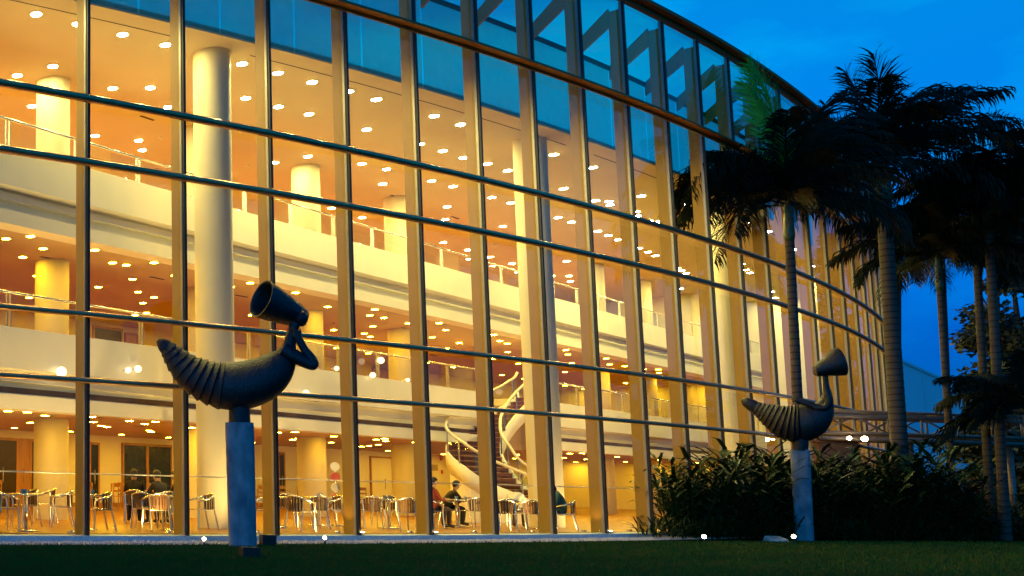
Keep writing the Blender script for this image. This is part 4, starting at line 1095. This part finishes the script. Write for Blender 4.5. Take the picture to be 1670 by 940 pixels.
o = tag(mb.build("red_cordyline", m_red), "red leaved plant behind the bushes near the right trunks", "plant"); P = at_Y(1585, 770, 36); h = P.z - ZL; P.z = ZL; o.location = P; o.scale = (h / 1.9, ) * 3

# ------------------------------------------------------------------ walkway truss, wall and far building
def truss():
    YT = 36.0
    a = at_Y(1338, 690, YT); b = at_Y(1720, 700, YT + .6)
    zt, zm, zb, zb2 = [at_Y(1400, y, YT).z for y in (671, 679, 706, 716)]
    t = thing("walkway_truss", "long steel lattice walkway canopy crossing behind the palm trunks", "walkway", (a.x, a.y, ZL))
    d = (b - a); d.z = 0; Ln = d.length; d.normalize(); n = Vector((-d.y, d.x, 0)); A0 = Vector((a.x, a.y, 0))
    def pt(u, v, z): return A0 + d * u + n * v + Vector((0, 0, z))
    for v in (0, .9):
        for z, r in ((zt, .05), (zm, .07), (zb, .055), (zb2, .075)):
            MB().tube([pt(0, v, z), pt(Ln, v, z)], r, 10).build("chord", m_truss, t, True, base=t.location)
    N_ = int(Ln / 1.2)
    for v in (0, .9):
        for i in range(N_ + 1):
            u = Ln * i / N_; MB().tube([pt(u, v, zt), pt(u, v, zb2)], .032, 8).build("upright", m_truss, t, True, base=t.location)
            if i < N_:
                u2 = Ln * (i + 1) / N_; MB().tube([pt(u, v, zm if i % 2 else zb), pt(u2, v, zb if i % 2 else zm)], .032, 8).build("diagonal", m_truss, t, True, base=t.location)
    for i in range(N_ + 1): MB().tube([pt(Ln * i / N_, 0, zt), pt(Ln * i / N_, .9, zt)], .03, 8).build("cross_tie", m_truss, t, True, base=t.location)
    MB().box(pt(Ln / 2, .45, zb2 + .17), Ln, .8, .08, d, n).build("deck", m_truss, t, base=t.location)
    for i in range(0, N_ + 1, 3): MB().tube([pt(Ln * i / N_, .45, ZL), pt(Ln * i / N_, .45, zb2 - .05)], .10, 10).build("post", m_truss, t, True, base=t.location)
    for x, y, lb, r in ((1410, 714, "bright round lamp under the walkway left of the thick palm trunk", .085), (1385, 713, "small round lamp under the walkway left of the bright one", .06)):
        P = at_Y(x, y + 2, 35.4)
        q = thing("bulkhead_lamp", lb, "lamp", P)
        mb = MB(); mb.lathe([(r * math.sin(g), -r * math.cos(g)) for g in frange(.05, 3.09, .3)], n=14); mb.build("globe", m_spot, q, True)
        MB().tube([(0, 0, r), (0, 0, .14)], .02, 8).build("stem", m_black, q)
truss()
a, b = at_Y(1328, 716, 36.9), at_Y(1395, 737, 36.9)
t = thing("garden_wall", "low brown wall under the walkway lamps beside the far sculpture", "wall", ((a.x + b.x) / 2, 36.9, ZL))
MB().box(((a.x + b.x) / 2, 36.9, (a.z + ZL) / 2), b.x - a.x, .3, a.z - ZL - .08).build("wall_body", m_brick, t, base=t.location)
MB().box(((a.x + b.x) / 2, 36.9, a.z - .04), b.x - a.x + .1, .4, .08).build("coping", m_bronze_rail, t, base=t.location)
# distant pale hall with curved roof
YD = 150.0
prof = [(1395, 500), (1440, 578), (1480, 594), (1520, 612), (1560, 628), (1610, 640), (1680, 648), (1760, 650)]
pp = [at_Y(x, y, YD) for x, y in prof]
t = thing("distant_hall", "pale blue hall with sloping curved roof far behind the palms", "building", (pp[3].x, YD, ZL))
mb = MB(); m = len(pp); vs = [Vector((p.x, YD + o_, z)) for o_ in (0, 40) for p in pp for z in (ZL, p.z)]
fs = []
for i in range(m - 1):
    fs += [(2 * i, 2 * i + 2, 2 * i + 3, 2 * i + 1), (2 * m + 2 * i, 2 * m + 2 * i + 1, 2 * m + 2 * i + 3, 2 * m + 2 * i + 2), (2 * i + 1, 2 * i + 3, 2 * m + 2 * i + 3, 2 * m + 2 * i + 1)]
fs += [(0, 1, 2 * m + 1, 2 * m), (2 * m - 2, 4 * m - 2, 4 * m - 1, 2 * m - 1)]
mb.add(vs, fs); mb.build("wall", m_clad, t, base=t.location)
mb = MB()
for x in (1470, 1512, 1556, 1600, 1645):
    ps = at_Y(x, 700, YD); zz = pp[0].z
    for i in range(m - 1):
        if pp[i].x <= ps.x <= pp[i + 1].x: zz = pp[i].z + (pp[i + 1].z - pp[i].z) * (ps.x - pp[i].x) / (pp[i + 1].x - pp[i].x)
    mb.box((ps.x, YD - .06, (zz + ZL) / 2 - .2), .16, .1, zz - ZL - .5)
mb.build("seam", m_clad, t, base=t.location)
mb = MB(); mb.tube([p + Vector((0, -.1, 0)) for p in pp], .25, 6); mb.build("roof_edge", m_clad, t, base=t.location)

# ------------------------------------------------------------------ last sun glow, view and render settings
sun = bpy.data.lights.new("sun", 'SUN'); sun.energy = .02; sun.angle = R_(20); sun.color = (1, .8, .6)
so = bpy.data.objects.new("sun", sun); COL.objects.link(so)
so.rotation_euler = (math.pi / 2 - SUN_EL, 0, math.pi - SUN_ROT)
vs_ = scene.view_settings; vs_.view_transform = 'Standard'; vs_.look = 'None'; vs_.gamma = 1; vs_.exposure = 0; vs_.use_curve_mapping = False
scene.render.engine = 'CYCLES'
c = scene.cycles
c.use_denoising = True; c.max_bounces = 12; c.diffuse_bounces = 7; c.glossy_bounces = 4; c.transmission_bounces = 4; c.transparent_max_bounces = 24
c.sample_clamp_indirect = 6; c.sample_clamp_direct = 0; c.caustics_reflective = False; c.caustics_refractive = False
c.use_light_tree = True
